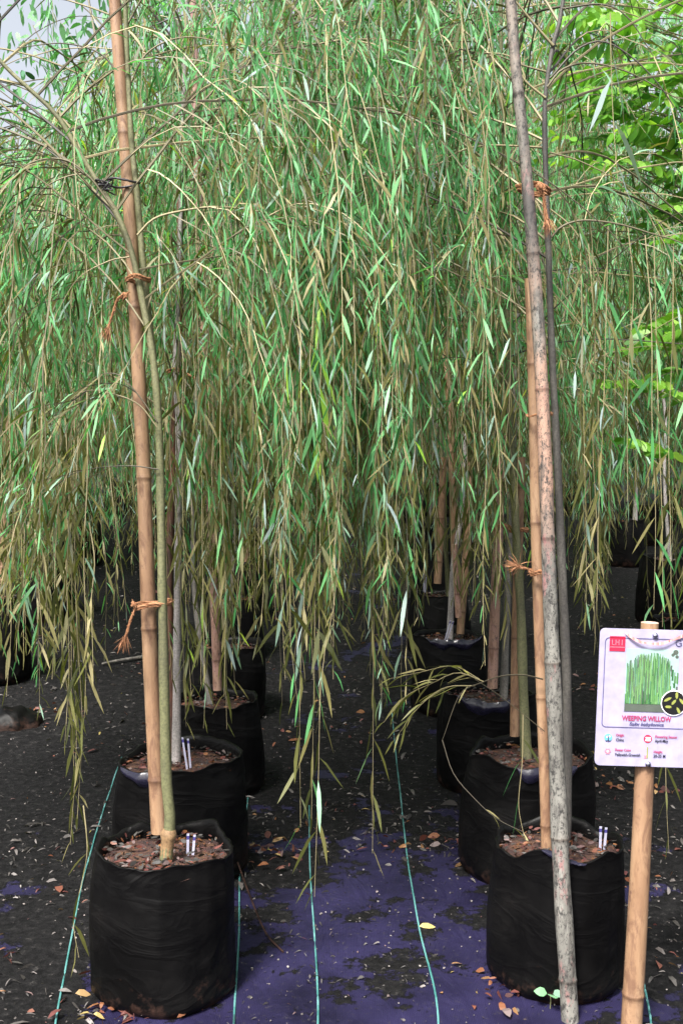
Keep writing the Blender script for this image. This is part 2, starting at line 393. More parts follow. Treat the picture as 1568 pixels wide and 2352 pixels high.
def willow_tints(n, z, olive=0.35, zlo=0.9, zhi=2.3):
    """mix of greens near the top, more olive and tan leaves low down"""
    f = np.clip((z - zlo) / (zhi - zlo), 0, 1)
    u = R.random(n)
    po = olive * .85 + (1 - f) * 0.46                       # chance of olive / tan leaf
    t = np.where(u < po, 0.68 + R.beta(1.3, 2.0, n) * 0.27, np.where(u < po + 0.075, R.uniform(0.56, 0.64, n), R.beta(1.6, 1.5, n) * 0.56))
    t = np.where(R.random(n) < 0.008, R.uniform(0.955, .985, n), t)
    return t

def grow(P0, D0, L, K=13, sway=0.085, g=0.16):
    n = len(P0); st = (L / K)[:, None]; D = norm(D0); pts = [P0]
    for k in range(K):
        D = norm(D + DOWN * (1 - np.exp(-st / g)) * 0.9 + R.normal(0, 1, (n, 3)) * sway)
        pts.append(pts[-1] + D * st)
    return np.stack(pts, 1)

def foliate(mb, Pn, L, gap=0.036, ll=(0.06, 0.125), olive=0.35, t0=0.08, mat=0, big=0.0, tintfn=None):
    """leaves along a set of twigs"""
    n, K, _ = Pn.shape
    cnt = np.maximum((L * (1 - t0) / gap).astype(int), 2); tw = np.repeat(np.arange(n), cnt)
    N_ = len(tw); idx = np.arange(N_) - np.repeat(np.cumsum(cnt) - cnt, cnt)
    t = t0 + (1 - t0) * (idx + R.uniform(0.1, 0.9, N_)) / cnt[tw]
    x = t * (K - 1); i = np.minimum(x.astype(int), K - 2); fr = (x - i)[:, None]
    B = Pn[tw, i] * (1 - fr) + Pn[tw, i + 1] * fr; T = norm(Pn[tw, i + 1] - Pn[tw, i])
    A = norm(np.cross(T, np.array((0.3, 1.0, 0.1)))); C = np.cross(T, A)
    az = idx * 2.4 + R.normal(0, 0.6, N_) + tw * 1.7
    rad = np.cos(az)[:, None] * A + np.sin(az)[:, None] * C
    sp_ = R.uniform(0.2, 1.15, (N_, 1)) ** 1.2
    D = norm(T + rad * sp_ + DOWN * 0.2 + R.normal(0, .12, (N_, 3)))
    Ls = R.uniform(ll[0], ll[1], N_) * (1 - 0.35 * (t > 0.9)) * (1 + big * R.random(N_))
    keep = R.random(N_) > 0.06
    tn = (tintfn or willow_tints)(N_, B[:, 2], olive) if tintfn is None else tintfn(N_)
    B, D, Ls, tn = B[keep], D[keep], Ls[keep], tn[keep]
    leaves(mb, B, D, Ls, Ls * R.uniform(0.055, 0.10, len(Ls)), tn, mat)

# lower edge of the leaf curtain, as seen in the reference
BX = [-400, 0, 60, 110, 180, 215, 245, 310, 345, 415, 440, 520, 585, 612, 645, 690, 750, 820, 865, 920, 960, 1040, 1100, 1200, 1240, 1330, 1375, 1395, 1470, 1505, 1568, 2200]
BY = [1400, 1440, 1500, 1640, 1740, 1500, 1250, 1210, 1150, 1420, 1600, 1600, 1400, 1180, 1240, 1480, 1560, 1540, 1420, 1420, 1240, 1260, 1380, 1350, 1180, 1400, 1380, 1130, 1150, 1330, 1350, 1300]

def min_z(p):
    px, _ = proj(p); yb = np.interp(px, BX, BY) + R.normal(0, 85, len(p))
    b = -(yb - 1176) / FPX
    return CAM_Z + p[:, 1] * (-sp + b * cp) / (cp + b * sp)

# openings between the crowns: (x0, y0, x1, y1, nearest depth, farthest depth, share of strands kept)
OPEN = [(-200, -300, 160, 240, 0, 9.5, .06), (150, -300, 240, 130, 0, 9.5, .15), (252, 60, 345, 820, 0, 2.86, .12), (300, 800, 420, 1950, 0, 3.3, .02), (1165, -100, 1290, 500, 0, 2.95, .15), (1205, 500, 1300, 1000, 0, 2.95, .10), (1215, 1000, 1330, 2000, 0, 3.2, .02),
        (1205, -400, 1640, 300, 0, 4.75, .10), (1350, -400, 1640, 330, 0, 5.0, .5), (1430, 330, 1640, 830, 0, 4.7, .16), (1375, 770, 1640, 1010, 0, 4.3, .35), (1045, 40, 1075, 140, 0, 5.6, .4), (430, -50, 465, 60, 0, 4.4, .3),
        (1005, 700, 1055, 1400, 0, 6.9, .22), (1060, 1000, 1085, 1400, 0, 5.6, .3), (396, 430, 430, 900, 2.7, 3.64, .25), (520, 800, 575, 1250, 0, 7.9, .30), (1170, 1150, 1230, 1700, 3.0, 3.7, .3), (1170, 1250, 1230, 1700, 0, 3.5, .2)]
def open_mask(Pn):
    px, py = proj(Pn); keep = np.ones(len(Pn), bool)
    for x0, y0, x1, y1, d0, d1, k in OPEN:
        hit = ((px > x0) & (px < x1) & (py > y0) & (py < y1) & (Pn[..., 1] > d0) & (Pn[..., 1] < d1)).sum(1) > 1
        keep &= ~hit | (R.random(len(Pn)) < k)
    return keep

# ------------------------------------------------------------------ the willow tree
def willow(trunk_pts, r_base, bark, label, group, nbr=24, reach=(0.55, 1.05), zlo=1.0, az_fn=None, olive=0.35, guide=True,
           twig_gap=0.075, branch_parts=0, extra=(), strands=(), leafgap=0.034, ll=(0.06, 0.125), fork=None, name="willow_tree", cat="willow tree",
           loc=None, zb=(0.75, 0.25), graft=0):
    trunk_pts = np.asarray(trunk_pts, float); base = trunk_pts[0]
    root = empty(name, base if loc is None else loc, label, cat, group)
    tp = resample(trunk_pts, 60); zt = tp[-1][2] - base[2]
    mb = MB(); s = np.linspace(0, 1, 60)
    rad = r_base * (1 - 0.72 * s) * (1 + 0.05 * np.sin(s * 61) + R.normal(0, 0.02, 60)); rad[:3] *= (1.12, 1.06, 1.02)
    tube(mb, tp, rad, 10, 0, 0.5)
    if graft:
        gm = MB(); gq = resample(tp[:graft + 1], 14); gr = r_base * np.array([1.30, 1.16, 1.08, 1.04, 1.04, 1.05, 1.06, 1.08, 1.10, 1.14, 1.24, 1.38, 1.30, 1.02]); tube(gm, gq, gr, 12, 0, .5, True, .03); gm.build('graft_stump', M_bark_brown, root, base, True)
    if fork is not None:
        for fp, fr in fork:
            q = resample(fp, 26); tube(mb, q, np.linspace(fr, fr * 0.45, 26) * (1 + R.normal(0, 0.05, 26)), 8, 0, 0.5)
    mb.build("trunk", bark, root, base, True)
    cr = MB(); starts, dirs, lens = [], [], []
    brs = []
    for i in range(nbr):
        f = (i + R.random()) / nbr
        h = zlo + (zt - zlo) * f ** 0.85
        k = int(np.argmin(np.abs(tp[:, 2] - base[2] - h))); p = tp[min(k, 58)].copy()
        az = R.uniform(0, 2 * math.pi) if az_fn is None else az_fn()
        el = R.uniform(0.3, 1.0); d = np.array((math.cos(az) * math.cos(el), math.sin(az) * math.cos(el), math.sin(el)))
        Lb = R.uniform(*reach) * (1.25 if h > 1.7 else 0.8)
        pts = [p]
        m = max(int(Lb / 0.07), 5)
        for j in range(m):
            d = norm(d + DOWN * 0.085 + R.normal(0, 0.05, 3)); pts.append(pts[-1] + d * 0.085)
        pts = np.array(pts); brs.append((pts, 0.0038 if h > 1.6 else 0.0028))
    for q, rr in extra: brs.append((resample(q, max(8, int(len(q) * 5))), rr * .75))
    for bi, (pts, rr) in enumerate(brs):
        tgt = MB() if bi >= len(brs) - branch_parts else cr
        tube(tgt, pts, np.linspace(rr, rr * 0.35, len(pts)), 5, 0 if tgt is not cr else 1, float(R.uniform(0.0, 0.75)), False)
        if tgt is not cr: tgt.build("branch", M_twig, root, base, True)
        s_ = np.concatenate(([0], np.cumsum(np.linalg.norm(np.diff(pts, axis=0), axis=1))))
        u = np.arange(0.10, s_[-1], twig_gap) + R.uniform(-.02, .02)
        T = norm(np.gradient(pts, axis=0))
        for uu in u:
            q = np.array([np.interp(uu, s_, pts[:, c]) for c in range(3)]); t = np.array([np.interp(uu, s_, T[:, c]) for c in range(3)])
            starts.append(q); dirs.append(norm(t * 0.7 + R.normal(0, 0.45, 3)))
        starts.append(pts[-1]); dirs.append(T[-1])
    S = np.array(starts); D = np.array(dirs)
    zmin = min_z(S + D * 0.12) if guide else (base[2] - 0.35) + zb[0] + R.normal(0, zb[1], len(S))
    avail = S[:, 2] - zmin
    L = np.clip(avail * (R.uniform(0.32, 1.04, len(S)) if guide else R.uniform(.5, 1.08, len(S))) + 0.06, 0.16, 1.8)
    ok = avail > 0.12
    if guide:      # shoots grow in clumps with thin places between them
        cl = np.array([noise.noise(Vector((a * 3.2, b * 2.4, c_ * .8 + base[0] * 3))) for a, b, c_ in S])
        ok &= (cl > -.08) | (R.random(len(S)) < .35)
    S, D, L = S[ok], D[ok], L[ok]
    Pn = grow(S, D, L, sway=.05 + .09 * R.random((len(S), 1)))
    if guide:
        ok = open_mask(Pn); Pn, L = Pn[ok], L[ok]
    tubes3(cr, Pn, R.uniform(.0012, .0021, len(L)), np.full(len(L), .0006), 1, R.beta(2, 2, len(L)))
    foliate(cr, Pn, L, leafgap, ll, olive)
    for st in strands:
        path = resample(st['pts'], 16)[None]; Ls = np.array([np.linalg.norm(np.diff(path[0], axis=0), axis=1).sum()])
        tubes3(cr, path, np.array([st.get('r', .0018)]), np.array([.0006]), 1, np.array([st.get('tw', 0.7)]))
        if st.get('gap', .035): foliate(cr, path, Ls, st.get('gap', .035), st.get('ll', (.07, .13)), st.get('olive', .4), st.get('t0', .05), 0, 0, st.get('tint'))
    cr.build("crown", [M_leaf, M_twig], root, base)
    return root

# ------------------------------------------------------------------ grow bags
def grow_bag(x, y, rad, h, label, group, seed, soil_drop=0.035, cuff=None, detail=True):
    z0 = gz(x, y); base = np.array((x, y, z0 - 0.004)); root = empty("grow_bag", base, label, "grow bag", group)
    na, nz = (96, 30) if detail else (48, 14)
    th = np.arange(na) / na * 2 * np.pi; rows = []
    lean = R.normal(0, 0.012, 2)
    rimz = np.array([noise.noise(Vector((math.cos(t) * 1.6, math.sin(t) * 1.6, seed))) * 0.030 + noise.noise(Vector((math.cos(t) * 4, math.sin(t) * 4, seed + 9))) * .010 for t in th])
    def rr(t, u):
        c, s = math.cos(t), math.sin(t); zz = u * h
        a = rad * (1.07 - 0.09 * u + 0.03 * math.sin(u * 3.1))
        a += noise.noise(Vector((c * 1.1, s * 1.1, zz * 3 + seed * 3))) * 0.022
        cre = noise.noise(Vector((c * 1.1, s * 1.1, (zz + .05 * c + .03 * s) * 17 + seed * 5)))
        a += max(0, .12 - abs(cre)) * 0.06 * max(0, noise.noise(Vector((c * 1.4, s * 1.4, zz * 5 + seed + 3))) + .15)
        a += noise.noise(Vector((c * 7, s * 7, zz * 5 + seed))) * 0.0045
        if u < 0.07: a -= (0.07 - u) / 0.07 * 0.02
        return a
    for k in range(nz + 1):
        u = k / nz
        row = [(rr(t, u) * math.cos(t) + lean[0] * u, rr(t, u) * math.sin(t) + lean[1] * u, u * h + rimz[i] * u ** 3) for i, t in enumerate(th)]
        rows.append(row)
    for off, dz in ((0.002, 0.004), (-0.006, 0.003), (-0.010, -0.012), (-0.012, -0.035), (-0.013, -0.075)):
        rows.append([((rr(t, 1) + off) * math.cos(t) + lean[0], (rr(t, 1) + off) * math.sin(t) + lean[1], h + rimz[i] + dz) for i, t in enumerate(th)])
    v = np.array(rows); n = len(rows)
    mb = MB(); i = np.arange(n - 1)[:, None] * na; j = np.arange(na)[None]; k = (j + 1) % na
    mb.add(v.reshape(-1, 3), [np.stack((i + j, i + k, i + na + k, i + na + j), -1).reshape(-1, 4)])
    mb.add(v[0], [np.arange(na)[::-1][None]])
    mb.build("bag_wall", M_bag, root, (0, 0, 0), True)
    # soil
    sb = MB(); nr = 12; sv = [(lean[0], lean[1], h - soil_drop)]
    for q in range(1, nr + 1):
        for t in th[::2]:
            r_ = (rad * 1.0 - 0.012) * q / nr
            xx, yy = r_ * math.cos(t), r_ * math.sin(t)
            sv.append((xx + lean[0], yy + lean[1], h - soil_drop + noise.noise(Vector((xx * 14, yy * 14, seed))) * 0.012 - 0.012 * (q / nr) ** 3))
    m_ = len(th[::2]); j = np.arange(m_); k = (j + 1) % m_
    fs = [np.stack((np.zeros(m_, int), 1 + j, 1 + k), 1)]
    qd = [np.stack((1 + (q - 1) * m_ + j, 1 + q * m_ + j, 1 + q * m_ + k, 1 + (q - 1) * m_ + k), 1) for q in range(1, nr)]
    sb.add(sv, fs + [np.concatenate(qd)])
    nl = 420 if detail else 40
    a = R.uniform(0, 6.283, nl); q = np.sqrt(R.random(nl)) * (rad - 0.02)
    B = np.stack((q * np.cos(a) + lean[0], q * np.sin(a) + lean[1], h - soil_drop + R.uniform(0.002, 0.014, nl)), 1)
    Dv = np.stack((np.cos(a * 3.3), np.sin(a * 3.3), R.uniform(-.1, .35, nl)), 1); Ln = R.uniform(.006, .026, nl)
    leaves(sb, B, Dv, Ln, Ln * R.uniform(.2, .5, nl), np.where(R.random(nl) < .5, R.uniform(.74, .93, nl), R.uniform(.0, .40, nl)), 1, 0.1)
    sb.build('soil', [M_soil, M_litter], root)
    
    if cuff:
        a0, a1, dep = cuff; cb = MB(); nn = 28; rows = []
        for ii, u in enumerate(np.linspace(0, 1, 7)):
            row = []
            for tt in np.linspace(a0, a1, nn):
                e = math.sin((tt - a0) / (a1 - a0) * math.pi) ** 0.6
                r_ = rr(tt, 1) + 0.006 + 0.012 * math.sin(u * math.pi) * e + 0.004 * math.sin(tt * 17)
                row.append((r_ * math.cos(tt) + lean[0], r_ * math.sin(tt) + lean[1], h + 0.006 + rimz[int(tt / 6.2832 * na) % na] - u * dep * e * (1 + .25 * math.sin(tt * 9))))
            rows.append(row)
        v = np.array(rows); i = np.arange(6)[:, None] * nn; j = np.arange(nn - 1)[None]
        cb.add(v.reshape(-1, 3), [np.stack((i + j, i + j + 1, i + nn + j + 1, i + nn + j), -1).reshape(-1, 4)])
        cb.build("turned_down_cuff", M_sheen, root, (0, 0, 0), True)
    return root, np.array((x, y, z0 + h - soil_drop))

# ------------------------------------------------------------------ bamboo, ropes, labels
def bamboo(pts, r0, r1, mat, label, group=None, node=0.27, hollow=True, name="bamboo_stake", parent=None, base=None, jit=0.0):
    q = resample(pts, 160); n = 160
    s = np.concatenate(([0], np.cumsum(np.linalg.norm(np.diff(q, axis=0), axis=1))))
    rad = np.linspace(r0, r1, n) * (1 + jit * np.array([noise.noise(Vector((a * 7, r0 * 900, 1.5))) for a in s])); tint = np.zeros(n); u = R.uniform(0.08, 0.2)
    extra_u = []
    while u < s[-1] - 0.02:
        extra_u.append(u); u += node * R.uniform(0.8, 1.2)
    us = np.sort(np.concatenate([np.linspace(0, s[-1], 60)] + [np.array((e - .012, e - .006, e - .002, e, e + .003, e + .008, e + .014)) for e in extra_u])); us = us[(us >= 0) & (us <= s[-1])]
    pp = np.stack([np.interp(us, s, q[:, c]) for c in range(3)], 1); rad = np.interp(us, s, rad); tint = np.zeros(len(us))
    for e in extra_u:
        d = np.abs(us - e); rad = rad * (1 + 0.09 * np.exp(-(d / 0.006) ** 2)); tint = np.maximum(tint, 0.85 * np.exp(-(d / 0.0035) ** 2))
        tint = np.maximum(tint, 0.3 * np.exp(-(d / 0.012) ** 2))
    mb = MB(); v = tube(mb, pp, rad, 14, 0, tint, False)
    for e in (0, -1):
        c = v[e].mean(0); inner = c + (v[e] - c) * 0.62; deep = inner + (pp[0] - pp[1] if e == 0 else pp[-1] - pp[-2]) / max(np.linalg.norm(pp[-1] - pp[-2]), 1e-6) * -0.02
        ring = np.concatenate((v[e], inner, deep)); j = np.arange(14); k = (j + 1) % 14
        f = np.concatenate((np.stack((j, k, 14 + k, 14 + j), 1), np.stack((14 + j, 14 + k, 28 + k, 28 + j), 1)))
        mb.add(ring, [f], 1, 0.5); mb.add(deep, [j[None]], 1, 0.9)
    o = mb.build(name, [mat, M_bam_end], parent, pts[0] if base is None else base, True)
    if parent is None: tag(o, label, "bamboo stake", group)
    return o

def strand_rope(mb, pts, r, fuzz=40, n=40):
    q = resample(pts, n); T = norm(np.gradient(q, axis=0)); A = norm(np.cross(T, np.array((.3, .9, .2)))); B = np.cross(T, A)
    for ph in (0, 2.09, 4.19):
        a = np.linspace(0, n * 0.55, n) + ph
        tube(mb, q + (np.cos(a)[:, None] * A + np.sin(a)[:, None] * B) * r * 0.55, r * 0.62, 5, 0, float(R.uniform(.3, .8)), True)
    if fuzz:
        i = R.integers(0, n, fuzz); D = norm(R.normal(0, 1, (fuzz, 3)) + DOWN * .3); L = R.uniform(r * 1.5, r * 4.5, fuzz)
        leaves(mb, q[i], D, L, np.full(fuzz, .0011), R.random(fuzz), 0, 0.3)

def rope_tie(c, rx, ry, r, label, tail=None, knot=None, tilt=0.0, wraps=2, group="coir rope ties round the stems"):
    r *= .8
    root = empty("rope_tie", c, label, "rope", group)
    mb = MB()
    for wv in range(wraps):
        a = np.linspace(0, 2 * np.pi * 1.02, 24) + R.uniform(0, 6)
        pts = np.stack((np.cos(a) * (rx + .002 * wv), np.sin(a) * (ry + .002 * wv), (wv - wraps / 2) * r * 1.9 + np.cos(a) * tilt + .003 * np.sin(a * 3)), 1)
        strand_rope(mb, pts, r, 50, 60)
    mb.build("loop", M_rope, root)
    if knot is not None:
        kb = MB(); k = np.asarray(knot, float)
        for _ in range(3):
            a = np.linspace(0, 6.6, 14); ax = norm(R.normal(0, 1, 3)); bx = norm(np.cross(ax, R.normal(0, 1, 3)))
            strand_rope(kb, k + (np.cos(a)[:, None] * ax + np.sin(a)[:, None] * bx) * r * 2.1, r * .9, 25, 26)
        kb.build("knot", M_rope, root)
    if tail is not None:
        tb = MB(); t = np.asarray(tail, float)
        for _ in range(5):
            strand_rope(tb, t + R.normal(0, r * .55, t.shape) * np.linspace(.2, 1, len(t))[:, None], r * .6, 40, 22)
        i = 70; D = norm((t[-1] - t[-2])[None] + R.normal(0, .012, (i, 3))); L = R.uniform(.02, .05, i)
        leaves(tb, np.repeat(t[-1:], i, 0) + R.normal(0, r * .8, (i, 3)), D, L, np.full(i, .0016), R.random(i), 0, .2)
        tb.build("tail", M_rope, root)
    return root

def plant_label(p, h, label, lean=0.0, two=True):
    root = empty("plant_label", p, label, "plant label", "white plant labels stuck in the bags")
    for k in range(2 if two else 1):
        mb = MB(); w_, t_ = 0.0065, 0.0012; x0 = k * 0.012 - 0.006; sl_ = lean + (0.04 if k else -0.02); hh = h * (0.93 if k else 1)
        for (za, zb_, m, dy) in ((-.03, hh * .8, 0, 0), (hh * .8, hh * .93, 1, 0), (hh * .93, hh, 0, 0)):
            v = []
            for z in (za, zb_):
                for (a, b) in ((-w_ / 2, -t_), (w_ / 2, -t_), (w_ / 2, t_), (-w_ / 2, t_)): v.append((x0 + a + sl_ * z, b + 0.006 * k, z))
            mb.add(v, [np.array(((0, 1, 5, 4), (1, 2, 6, 5), (2, 3, 7, 6), (3, 0, 4, 7), (4, 5, 6, 7), (3, 2, 1, 0)))], m)
        mb.build("strip", [M_label, M_ink], root)
    return root

# ------------------------------------------------------------------ ground
def build_ground():
    xs = np.concatenate((np.linspace(-40, -4, 19)[:-1], np.linspace(-4, 4, 161), np.linspace(4, 40, 19)[1:]))
    ys = np.concatenate((np.linspace(-6, 1.5, 11)[:-1], np.linspace(1.5, 9, 170), np.linspace(9, 18, 61)[1:], np.linspace(18, 70, 27)[1:]))
    v = np.array([(x, y, gz(x, y)) for y in ys for x in xs]); nx = len(xs); ny = len(ys)
    i = np.arange(ny - 1)[:, None] * nx; j = np.arange(nx - 1)[None]
    mb = MB(); mb.add(v, [np.stack((i + j, i + j + 1, i + nx + j + 1, i + nx + j), -1).reshape(-1, 4)])
    tag(mb.build("ground", M_ground, None, (0, 0, 0), True), kind="structure")
build_ground()

def litter():
    n = 22000
    y = 2.2 + R.random(n) ** 1.35 * 9.5; x = R.uniform(-1, 1, n) * (0.36 * y + .3)
    clump = np.array([noise.noise(Vector((a * 2.1, b * 2.1, 7.7))) + .8 * noise.noise(Vector((a * 6, b * 6, 2.7))) for a, b in zip(x, y)])
    front = np.clip((3.7 - y) / 1.2, 0, 1) * (np.abs(x - .05) < .5)
    keep = (R.random(n) < 0.36 + clump * 1.2) & (R.random(n) > front * 0.62)
    x, y = x[keep], y[keep]; n = len(x)
    z = np.array([gz(a, b) for a, b in zip(x, y)]) + R.uniform(.002, .010, n)
    a = R.uniform(0, 6.283, n); L = R.gamma(2.2, .0085, n) + .006; big = R.random(n) < .03; L = np.where(big, R.uniform(.04, .08, n), L)
    D = np.stack((np.cos(a), np.sin(a), R.uniform(-.02, .45, n)), 1)
    front = front[keep]; L = np.where(front > .3, np.minimum(L, .03) * .75, L)
    tn = np.where(R.random(n) < .86, np.where(R.random(n) < .24, R.uniform(.45, .72, n), R.beta(1.5, 2.4, n) * .7), R.uniform(.76, 1, n))
    mb = MB(); leaves(mb, np.stack((x, y, z), 1), D, L, L * R.uniform(.08, .34, n), np.where(front > .3, tn * .82, tn), 0, .6)
    # drifts of larger brown leaves
    for px, py, nn, sx, sy in ((1395, 1815, 46, .17, .06), (632, 1962, 40, .07, .09), (1010, 1942, 40, .12, .035), (1400, 1560, 26, .12, .05), (1340, 1585, 18, .09, .05), (60, 1640, 26, .16, .05), (880, 1480, 12, .1, .1),
                               (270, 2340, 40, .10, .03), (1140, 2285, 24, .05, .05), (1500, 2010, 8, .1, .06), (690, 1700, 16, .12, .1), (655, 1410, 10, .1, .08), (1360, 1990, 20, .1, .06)):
        c = G(px, py); X = c[0] + R.normal(0, sx, nn); Y = c[1] + R.normal(0, sy, nn); Z = np.array([gz(p_, q_) for p_, q_ in zip(X, Y)]) + R.uniform(.003, .022, nn)
        a = R.uniform(0, 6.28, nn); L = R.uniform(.012, .048, nn); D = np.stack((np.cos(a), np.sin(a), R.uniform(0, .6, nn)), 1)
        leaves(mb, np.stack((X, Y, Z), 1), D, L, L * R.uniform(.25, .6, nn), R.uniform(.74, .98, nn), 0, .5)
    # grit
    n = 2600; y = 2.2 + R.random(n) * 3.2; x = R.uniform(-1, 1, n) * .4 * y; a = R.uniform(0, 6.28, n); L = R.uniform(.003, .009, n)
    z = np.array([gz(p_, q_) for p_, q_ in zip(x, y)]) + .003
    leaves(mb, np.stack((x, y, z), 1), np.stack((np.cos(a), np.sin(a), R.uniform(.1, .6, n)), 1), L, L * .7, R.uniform(.4, .78, n), 0, .2)
    tag(mb.build("leaf_litter", M_litter), kind="stuff")
litter()

def thread(pix, label):
    pts = resample([G(*p) for p in pix], 70); z = np.array([gz(a, b) for a, b, _ in pts]) + .0015 + .0045 * np.sin(np.arange(70) * .55 + pix[0][0]) * R.random(70)
    pts[:, 2] = z; mb = MB(); strand = pts.copy()
    tube(mb, strand, 0.0030, 6, 0, R.uniform(0.1, 1, 70), True)
    tag(mb.build("marker_thread", M_thread, None, pts[0], True), label, "thread", "turquoise threads on the weed mat")
thread([(1008, 2420), (1000, 2290), (960, 2120), (932, 1950), (916, 1800), (900, 1640)], "turquoise thread running from the front edge up the aisle nearest the right bag")
thread([(728, 2420), (730, 2300), (722, 2150), (712, 2000), (710, 1850)], "turquoise thread lying along the middle of the aisle mat")
thread([(535, 2420), (540, 2300), (549, 2150), (552, 1990), (568, 1850), (585, 1720)], "turquoise thread passing just right of the front left bag")
thread([(118, 2420), (140, 2290), (165, 2160), (195, 2010), (250, 1830), (280, 1740)], "turquoise thread on the mat left of the front left bag")
thread([(1500, 2420), (1490, 2330), (1475, 2255)], "short turquoise thread right of the sign post foot")

def things_on_ground():
    pts = [G(545, 2020) + (0, 0, .06), G(575, 2090) + (0, 0, .035), G(610, 2150) + (0, 0, .01), G(650, 2196) + (0, 0, .004)]
    mb = MB(); tube(mb, resample(pts, 24), .0028, 6)
    tag(mb.build("irrigation_tube", M_bag, None, pts[0], True), "thin black tube curving from the bags onto the aisle mat", "tube")
    pts = [G(235, 1532) + (0, 0, .015), G(285, 1524) + (0, 0, .02), G(345, 1512) + (0, 0, .012)]
    mb = MB(); tube(mb, resample(pts, 20), np.linspace(.007, .013, 20), 7, 0, .5, True, .08)
    tag(mb.build("dead_stick", M_bark_grey, None, pts[0], True), "grey dead stick lying on dark soil behind the left stake", "stick")
    for px, py, L, tn, a, lb in ((962, 2140, .05, .985, .1, "pale yellow leaf lying across the turquoise thread"), (662, 1707, .07, .9, .2, "large orange fallen leaf on the aisle soil"),
                                 (838, 1640, .06, .93, 2.6, "orange curled leaf on the soil in mid aisle"), (1035, 2226, .035, .95, .3, "small brown leaf on the mat by the right thread"), (800, 1700, .04, .86, 1.2, "small reddish leaf in the middle of the aisle")):
        g = G(px, py) + (0, 0, .008); mb = MB()
        leaves(mb, g[None], np.array([(math.cos(a), math.sin(a), .15)]), np.array([L]), np.array([L * .34]), np.array([tn]), 0, .3)
        tag(mb.build("fallen_leaf", M_litter, None, g), lb, "fallen leaf", "single leaves fallen in the aisle")
    # weeds at the foot of the right bag
    for px, py, lb in ((1262, 2322, "small grey-green seedling at the foot of the right bag"), (1535, 1765, "tiny seedling with pale leaves behind the sign post")):
        g = G(px, py); root = empty("seedling", g, lb, "seedling", "seedlings growing through the mat"); mb = MB()
        a = np.arange(7) * 2.4; D = np.stack((np.cos(a), np.sin(a), np.full(7, .5)), 1); L = R.uniform(.025, .04, 7)
        leaves(mb, np.repeat([[0, 0, .035]], 7, 0) + D * .008, D, L, L * .65, R.uniform(.5, .62, 7), 0, .2); mb.build("leaf_rosette", M_leaf, root)
        sb = MB(); tube(sb, np.array(((0, 0, -.005), (.002, 0, .02), (0, 0, .04))), .0015, 5); sb.build("stem", M_bark_green, root)
    # crumpled bag lying at the left edge
    g = G(20, 1665); mb = MB(); nu, nv = 30, 14; v = []
    for i in range(nv):
        for j in range(nu):
            u = j / nu * 6.2832; f = i / (nv - 1) * math.pi / 2
            d = np.array((math.cos(u) * math.cos(f) * .16, math.sin(u) * math.cos(f) * .13, math.sin(f) * .10)); v.append(d * (1 + .22 * noise.noise(Vector(d * 16))) - (0, 0, .01))
    i = np.arange(nv - 1)[:, None] * nu; j = np.arange(nu)[None]; k = (j + 1) % nu
    mb.add(np.array(v) + g, [np.stack((i + j, i + k, i + nu + k, i + nu + j), -1).reshape(-1, 4)])
    tag(mb.build("crumpled_bag", M_bag, None, g, True), "crumpled black plastic bag lying flat at the left edge", "plastic bag")
things_on_ground()

# ------------------------------------------------------------------ rows of bags
GB = "black grow bags in rows"
BAGS = dict(
    A=(-.466, 2.80, .178, .375), C=(-.534, 3.62, .205, .39), L3=(-.545, 4.5, .195, .38), L4=(-.60, 5.6, .195, .38), L5=(-.70, 6.8, .19, .38), L6=(-.74, 8.0, .19, .38), L7=(-.83, 9.5, .19, .38),
    B=(.572, 2.84, .168, .37), D=(.615, 3.62, .205, .40), E=(.617, 4.55, .195, .40), F=(.575, 5.7, .19, .40), F2=(.63, 7.0, .185, .38), F3=(.74, 8.4, .19, .38), F4=(.8, 10.0, .19, .38),
    G1=(-2.02, 6.3, .20, .50), G2=(-2.15, 7.9, .20, .46), G3=(-2.42, 10.0, .20, .52), G4=(-3.3, 9.2, .2, .42), R0=(1.95, 6.1, .2, .40), R2=(2.36, 7.8, .22, .47), R1=(2.6, 10.0, .19, .42), R3=(3.5, 9.6, .2, .42),
    K1=(-1.9, 11.6, .2, .4), K2=(.55, 11.8, .2, .4), K3=(2.1, 12.2, .2, .4), K4=(-3.6, 12.4, .2, .4), K5=(3.9, 12.6, .2, .4), K6=(-.75, 12.6, .2, .4), K7=(-2.9, 11.0, .2, .4), K8=(3.1, 11.2, .2, .4), K9=(1.45, 11.2, .2, .4), J1=(-.15, 13.4, .2, .4), J2=(1.2, 13.4, .2, .4), J3=(-1.5, 13.4, .2, .4), J4=(2.8, 13.6, .2, .4), J5=(-2.7, 13.4, .2, .4), J6=(-4.4, 11.4, .2, .4), J7=(4.5, 11.2, .2, .4))
BL = dict(
    A="front left black grow bag full of red-brown soil, largest in view", C="shiny black grow bag right behind the front left one, with a creased side", L3="black grow bag third back in the row left of the aisle", L4="black grow bag fourth back in the row left of the aisle",
    L5="black grow bag fifth back in the row left of the aisle", L6="black grow bag sixth back in the left aisle row, half hidden by hanging leaves", L7="small far black grow bag at the back of the left aisle row",
    B="front right black grow bag behind the speckled grey bamboo pole", D="black grow bag with a shiny turned-down lip behind the front right bag", E="black grow bag with blue-sheened cuff third back in the row right of the aisle", F="crumpled black grow bag with a yellow flower scrap, fourth back right of the aisle",
    F2="black grow bag with square-looking rim fifth back right of the aisle", F3="black grow bag sixth back in the row right of the aisle", F4="far small black grow bag seventh back right of the aisle",
    G1="tall black grow bag at the left edge behind drooping olive strands", G2="black grow bag second back in the row at far left", G3="tall far black grow bag left of the tan stake", G4="far black grow bag beyond the left edge row", R0="black grow bag hidden behind the willow sign board",
    R2="large black grow bag above the sign at the right edge", R1="round black grow bag at far right with a pale stem", R3="far black grow bag at the right edge behind the large one")
SOIL = {}
